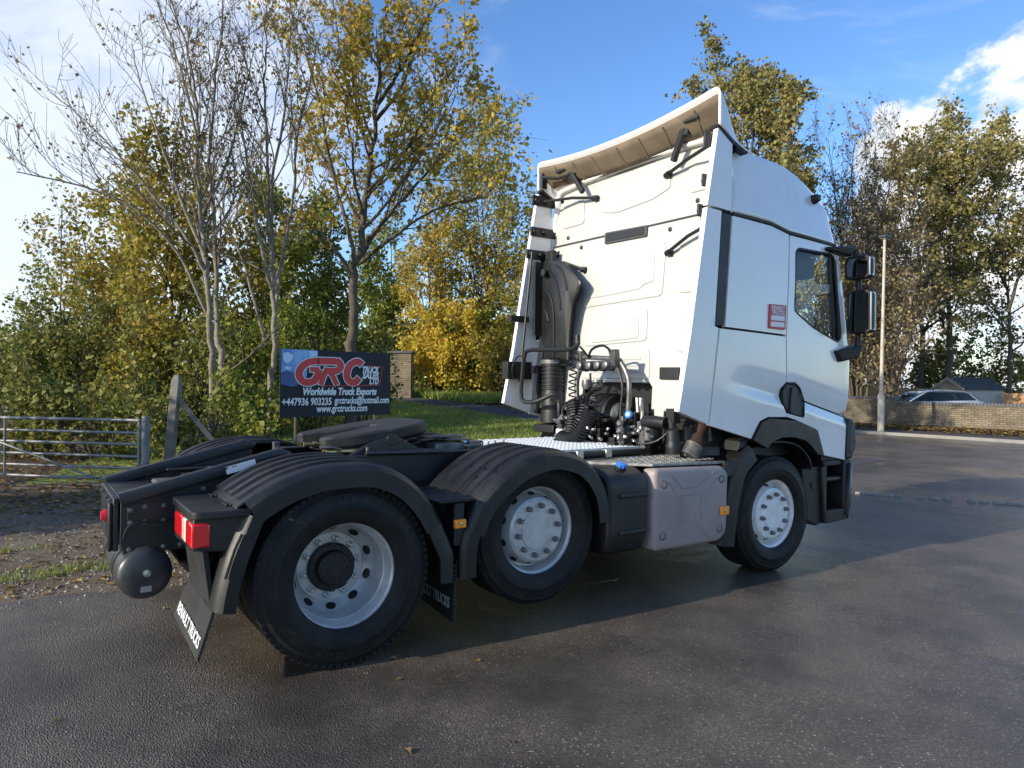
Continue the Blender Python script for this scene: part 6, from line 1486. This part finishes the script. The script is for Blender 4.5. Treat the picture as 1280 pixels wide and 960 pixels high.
b = MB(); w_ = .065
b.loft([[Vector((0, 0, -.1))+RH*a*w_+FH*c*w_ for a, c in ((-1, -1), (1, -1), (1, 1), (-1, 1))], [lean*.97+Vector((0, 0, 1.63))+RH*a*w_*.9+FH*c*w_*.9 for a, c in ((-1, -1), (1, -1), (1, 1), (-1, 1))], [lean+Vector((0, 0, 1.70))+RH*a*w_*.5+FH*c*w_*.5 for a, c in ((-1, -1), (1, -1), (1, 1), (-1, 1))]])
b.build('shaft', M['concrete'], cp, bevel=.012)
b = MB(); a0 = lean*.85+Vector((0, 0, 1.33))+RH*.06; a1 = RH*1.05+Vector((0, 0, .15))+FH*.3; b.tube([a0, a1], .045, 4); b.build('strut', M['concrete'], cp)
wf = thing('wire_fence', 'thin rusty strand wire running right from the concrete post', 'fence', (CP.x, CP.y, cpz))
for k, z in enumerate((.80, .62, .45)):
    b = MB(); P = [GP-CP+Vector((0, 0, z)), RH*.07+Vector((0, 0, z)), RH*.55+FH*.3+Vector((0, 0, z-.02)), RH*.98+FH*.55+Vector((0, 0, z-.1))]; b.tube(P, .004, 5); b.build('wire', M['dksteel'], wf)
b = MB(); q = RH*.98+FH*.55; b.tube([q+Vector((0, 0, -.1)), q+Vector((0, 0, .78))], .03, 8); b.build('stake', M['bark_dark'], wf)

# ================================================================= walls
def brickmat(name, c1, c2, mortar, rowh=.075):
    m, t, p = nodemat(name); n, l = t.nodes, t.links
    tx = n.new('ShaderNodeTexCoord'); mp = n.new('ShaderNodeMapping'); mp.inputs['Rotation'].default_value = (R(90), 0, R(90)) if False else (0, 0, 0); l.new(tx.outputs['Object'], mp.inputs[0])
    sx = n.new('ShaderNodeSeparateXYZ'); l.new(mp.outputs[0], sx.inputs[0]); cb = n.new('ShaderNodeCombineXYZ')
    ad = n.new('ShaderNodeMath'); ad.operation = 'ADD'; l.new(sx.outputs[0], ad.inputs[0]); l.new(sx.outputs[1], ad.inputs[1]); l.new(ad.outputs[0], cb.inputs[0]); l.new(sx.outputs[2], cb.inputs[1])
    bt = n.new('ShaderNodeTexBrick'); bt.inputs['Color1'].default_value = (*c1, 1); bt.inputs['Color2'].default_value = (*c2, 1); bt.inputs['Mortar'].default_value = (*mortar, 1)
    bt.inputs['Scale'].default_value = 1; bt.inputs['Brick Width'].default_value = .225; bt.inputs['Row Height'].default_value = rowh; bt.inputs['Mortar Size'].default_value = .009; bt.inputs['Bias'].default_value = 0
    l.new(cb.outputs[0], bt.inputs['Vector'])
    nz = n.new('ShaderNodeTexNoise'); nz.inputs['Scale'].default_value = 1.6; nz.inputs['Detail'].default_value = 8; l.new(tx.outputs['Object'], nz.inputs['Vector'])
    mx = n.new('ShaderNodeMix'); mx.data_type = 'RGBA'; mx.blend_type = 'MULTIPLY'; mx.inputs[0].default_value = .8; cr = n.new('ShaderNodeValToRGB'); cr.color_ramp.elements[0].position = .3; cr.color_ramp.elements[0].color = (.45, .43, .40, 1); cr.color_ramp.elements[1].position = .65; cr.color_ramp.elements[1].color = (1, 1, 1, 1)
    l.new(nz.outputs['Fac'], cr.inputs[0]); l.new(bt.outputs['Color'], mx.inputs[6]); l.new(cr.outputs[0], mx.inputs[7]); l.new(mx.outputs[2], p.inputs['Base Color'])
    p.inputs['Roughness'].default_value = .9; bp = n.new('ShaderNodeBump'); bp.inputs['Strength'].default_value = .8; bp.inputs['Distance'].default_value = .012; bp.invert = True; l.new(bt.outputs['Fac'], bp.inputs['Height']); l.new(bp.outputs[0], p.inputs['Normal'])
    return m
M['brick'] = brickmat('weathered_buff_brick', (.27, .215, .14), (.17, .135, .09), (.10, .09, .073))
M['coping'] = mat('blue_brick_coping', (.07, .07, .085), .7, base2=(.15, .14, .14), vscale=8)
M['brick2'] = brickmat('stone_brick', (.30, .24, .15), (.22, .18, .12), (.14, .12, .09))
def brick_wall(x0, y0, y1, h, label, plinth=True):
    w = thing('brick_wall', label, 'wall', (x0, (y0+y1)/2, .085), 'lengths of brick wall along the pavement'); L_ = abs(y1-y0)
    b = MB(); b.span((0, -L_/2, -.1), (.23, L_/2, h)); b.build('brickwork', M['brick'], w)
    if plinth:
        b = MB(); b.span((-.045, -L_/2, -.1), (0, L_/2, .22)); b.build('plinth', M['brick'], w, bevel=.01)
    c0 = None; n = int(L_/.115); k = min(n, 298)
    for i in range(k):
        if c0 is None:
            b = MB(); b.span((-.02, -.052, 0), (.25, .052, .105)); c0 = b.build('coping_brick', M['coping'], w, bevel=.008); o = c0
        else: o = c0.copy(); COL.objects.link(o); o.parent = w
        o.location = (rng.uniform(-.006, .006), -L_/2+.0575+i*L_/k, h+rng.uniform(-.003, .003))
    return w
brick_wall(26.85, 9.72, -9.0, .93, 'long buff brick wall with dark coping right of the lamp post, hiding the lower part of the car')
brick_wall(27.3, 18.5, 9.95, 1.10, 'taller length of brick wall left of the lamp post, next to the cab')
w = thing('wall_end', 'short end of a mossy stone-brick wall beside the sign board beyond the path', 'wall', loc(-3.95, 28.4))
b = MB(); b.box(RH*-1.1+Vector((0, 0, .80)), (2.2, .45, 1.9), Matrix.Rotation(math.atan2(RH.y, RH.x)-.12, 3, 'Z')); b.build('brickwork', M['brick2'], w)
b = MB(); b.box(RH*-1.1+Vector((0, 0, 1.80)), (2.3, .55, .10), Matrix.Rotation(math.atan2(RH.y, RH.x)-.12, 3, 'Z')); b.build('coping', M['coping'], w, bevel=.02)

# ================================================================= lamp post
M['cream'] = mat('cream_painted_steel', (.55, .47, .36), .55, base2=(.42, .35, .27), vscale=4)
lpz = .085
lb = at(1101, 538, 25.3); lb.z = lpz
lm = thing('lamp_post', 'tall cream street lamp with square flat head in front of the brick wall', 'street lamp', lb)
b = MB(); b.tube([(0, 0, -.1), (0, 0, 1.28), (0, 0, 1.36)], [.115, .112, .07], 16); b.build('base', M['cream'], lm, ang=40)
b = MB(); b.span((-.118, -.05, .45), (-.10, .05, .95)); b.build('base_door', M['cream'], lm, bevel=.005)
tp = at(1106, 298, 25.3); 
b = MB(); b.tube([(0, 0, 1.35), Vector((tp.x-lb.x, tp.y-lb.y, tp.z-lb.z))*.5+Vector((0, 0, .65)), (tp.x-lb.x, tp.y-lb.y, tp.z-lb.z)], [.068, .055, .045], 14); b.build('shaft', M['cream'], lm)
b = MB(); b.box((tp.x-lb.x, tp.y-lb.y, tp.z-lb.z+.06), (.36, .30, .12)); b.build('lantern', M['frame'], lm, bevel=.03)
b = MB(); b.box((tp.x-lb.x, tp.y-lb.y, tp.z-lb.z-.006), (.26, .2, .01)); b.build('lantern_glass', M['lenswhite'], lm)

# ================================================================= parked estate car behind the wall
M['carpaint'] = mat('silver_car_paint', (.66, .68, .70), .25, metal=.4, coat=.8)
cpos = at(1158, 500, 33.5); cpos.z = .06
cr_ = thing('parked_car', 'silver estate car behind the brick wall, only its roof and windows showing', 'car', cpos)
ca = math.atan2(-RH.y, -RH.x); cR = Matrix.Rotation(ca, 3, 'Z')     # nose to the left
def cv(x, y, z): return cR @ Vector((x, y, z))
b = MB(); HW = .88
prof = [(-2.2, .45), (-2.25, .85), (-2.1, 1.02), (-1.75, 1.06), (1.05, .97), (2.05, .82), (2.2, .6), (2.15, .35), (-2.1, .3)]
b.loft([[cv(x, y, z) for x, z in prof] for y in (-HW, -HW*.96, HW*.96, HW)]); b.build('body', M['carpaint'], cr_, bevel=.05)
roofp = [(-1.75, 1.36), (-1.35, 1.46), (-.6, 1.50), (.1, 1.49), (.55, 1.42)]
b = MB(); b.loft([[cv(x, y, z+(.02 if abs(y) < .6 else -.03 if abs(y) > .66 else 0)) for y in (-.70, -.62, -.3, .3, .62, .70)]+[cv(x, y, z-.05) for y in (.68, -.68)] for x, z in roofp]); b.build('roof', M['carpaint'], cr_, ang=60)
b = MB()
for s in (-1, 1):
    b.hexa([cv(-1.85, s*.84, 1.03), cv(1.2, s*.84, .98), cv(1.2, s*.80, .98), cv(-1.85, s*.80, 1.03), cv(-1.42, s*.70, 1.40), cv(.5, s*.70, 1.41), cv(.5, s*.66, 1.41), cv(-1.42, s*.66, 1.40)])
b.hexa([cv(.55, -.66, 1.42), cv(.55, .66, 1.42), cv(.50, .66, 1.42), cv(.5, -.66, 1.42), cv(1.28, -.78, .97), cv(1.28, .78, .97), cv(1.22, .78, .97), cv(1.22, -.78, .97)])
b.hexa([cv(-1.7, -.66, 1.38), cv(-1.7, .66, 1.38), cv(-1.65, .66, 1.38), cv(-1.65, -.66, 1.38), cv(-2.08, -.78, 1.02), cv(-2.08, .78, 1.02), cv(-2.0, .78, 1.02), cv(-2.0, -.78, 1.02)])
b.build('window', M['carglass'], cr_)
b = MB()
for s in (-1, 1):
    for x0, x1 in ((.42, 1.25), (-1.55, -1.95)): b.tube([cv(x0, s*.71, 1.42 if x0 > -1.5 else 1.37), cv(x1, s*.85, .99)], .035, 6)
    b.tube([cv(-1.2, s*.66, 1.49), cv(0, s*.66, 1.53)], .015, 6)
b.build('pillar', M['carpaint'], cr_)
b = MB(); b.tube([cv(-1.0, 0, 1.5), cv(-1.15, 0, 1.68)], .006, 5); b.build('aerial', M['plastic_dk'], cr_)
b = MB()
for s in (-1, 1):
    for x in (-1.35, 1.35): b.lathe([(.2, -.1), (.31, -.1), (.32, 0), (.31, .1), (.2, .1)], cv(x, s*.78, .30), cv(0, 1, 0), 20)
b.build('wheel', M['rubber'], cr_)

# ================================================================= shed and garden fence
M['shedwood'] = mat('grey_shed_boards', (.40, .37, .31), .85, base2=(.50, .47, .40), vscale=3)
M['gable'] = mat('weathered_gable_boards', (.40, .34, .25), .85, base2=(.30, .25, .18), vscale=3)
M['felt'] = mat('dark_roofing_felt', (.05, .055, .06), .85, var=.3, vscale=6)
M['fencewood'] = mat('tan_fence_boards', (.42, .27, .15), .85, base2=(.30, .20, .11), vscale=3)
M['newwood'] = mat('orange_fence_boards', (.58, .33, .15), .8, base2=(.46, .25, .11), vscale=3)
E0 = at(1205, 500, 36.0); E0.z = .05                                   # near corner of the shed
gx_ = (at(1167, 500, 37.0)-at(1205, 500, 36.0)); gx_.z = 0; gl = gx_.length; gx_.normalize()
sx_ = (at(1254, 500, 37.8)-at(1205, 500, 36.0)); sx_.z = 0; sl_ = sx_.length; sx_.normalize()
sh = thing('garden_shed', 'small wooden shed with dark felt pitched roof beyond the brick wall', 'shed', E0)
eh, rh_ = 1.60, 2.16
Zv = Vector((0, 0, 1))
nb = 14
def clapboard(name, P0, P1, z0, z1, m, nrm, taper=None):
    k = int((z1-z0)/.12)
    for i in range(k):
        za, zb2 = z0+i*(z1-z0)/k, z0+(i+1)*(z1-z0)/k
        a, c = (0, 1) if taper is None else taper(za)
        p, q = P0.lerp(P1, a), P0.lerp(P1, c)
        b = MB(); b.hexa([p+Zv*za, q+Zv*za, q+Zv*za+nrm*.02, p+Zv*za+nrm*.02, p+Zv*(zb2-.004), q+Zv*(zb2-.004), q+Zv*(zb2-.004)+nrm*.006, p+Zv*(zb2-.004)+nrm*.006]); b.build(name, m, sh, smooth=False)
n1 = -(sx_-gx_*sx_.dot(gx_)).normalized(); n2 = -(gx_-sx_*gx_.dot(sx_)).normalized()
O = Vector((0, 0, 0))
b = MB(); pg = [O, gx_*gl, gx_*gl+sx_*sl_, sx_*sl_]; b.loft([[p*1.0 for p in pg], [p+Zv*eh for p in pg]]); b.build('carcass', M['shedwood'], sh)
clapboard('board', O, sx_*sl_, .05, eh, M['shedwood'], n2)
clapboard('board', O, gx_*gl, .05, eh, M['gable'], n1)
clapboard('gable_board', O, gx_*gl, eh, rh_-.02, M['gable'], n1, lambda z: ((z-eh)/(rh_-eh)*.5, 1-(z-eh)/(rh_-eh)*.5))
for s0_, s1_ in ((0, .5), (1, .5)):
    b = MB(); e0, e1 = gx_*gl*(s0_*1.12-.06), gx_*gl*s1_
    b.hexa([e0-sx_*.15+Zv*(eh-.06), e0+sx_*(sl_+.1)+Zv*(eh-.06), e1+sx_*(sl_+.1)+Zv*(rh_), e1-sx_*.15+Zv*rh_, e0-sx_*.15+Zv*(eh), e0+sx_*(sl_+.1)+Zv*eh, e1+sx_*(sl_+.1)+Zv*(rh_+.05), e1-sx_*.15+Zv*(rh_+.05)]); b.build('roof', M['felt'], sh)
    b = MB(); b.hexa([e0-sx_*.17+Zv*(eh-.14), e0-sx_*.15+Zv*(eh-.14), e1-sx_*.15+Zv*(rh_-.10), e1-sx_*.17+Zv*(rh_-.10), e0-sx_*.17+Zv*(eh), e0-sx_*.15+Zv*eh, e1-sx_*.15+Zv*(rh_+.05), e1-sx_*.17+Zv*(rh_+.05)]); b.build('barge_board', M['gable'], sh)
def board_fence(P, Q, h, m, label, bw=.125):
    P.z = Q.z = .05; f = thing('board_fence', label, 'fence', P, 'wooden garden fences'); d = Q-P; n = int(d.length/bw); b0 = None; dn = d.normalized(); a = math.atan2(dn.y, dn.x)
    for i in range(min(n, 290)):
        if b0 is None:
            b = MB(); b.hexa([(0, 0, 0), (bw*.97, 0, 0), (bw*.97, .012, 0), (0, .022, 0), (0, 0, h), (bw*.97, 0, h), (bw*.97, .012, h), (0, .022, h)]); b0 = b.build('board', m, f, smooth=False); o = b0
        else: o = b0.copy(); COL.objects.link(o); o.parent = f
        o.location = d*(i/n)+Vector((0, 0, rng.uniform(-.012, .012))); o.rotation_euler = (rng.uniform(-.02, .02), 0, a)
    b = MB()
    for z in (.3, h-.25): b.tube([dn*0+Vector((0, 0, z)), d+Vector((0, 0, z))], .03, 4)
    k = int(d.length/1.9)+1
    for i in range(k+1): b.span(tuple(d*(i/k)+Vector((-.05, -.05, -.05))), tuple(d*(i/k)+Vector((.05, .05, h+.04))))
    b.build('fence_frame', m, f)
board_fence(at(1030, 500, 38.5), at(1120, 500, 38.0), 1.80, M['fencewood'], 'tan vertical-board garden fence left of the parked car')
board_fence(at(1122, 500, 38.0), at(1170, 500, 38.0), 1.62, M['fencewood'], 'lower stretch of board fence between the car and the shed')
board_fence(at(1255, 500, 37.0), at(1340, 500, 36.0), 1.40, M['newwood'], 'new orange-brown board fence right of the shed')
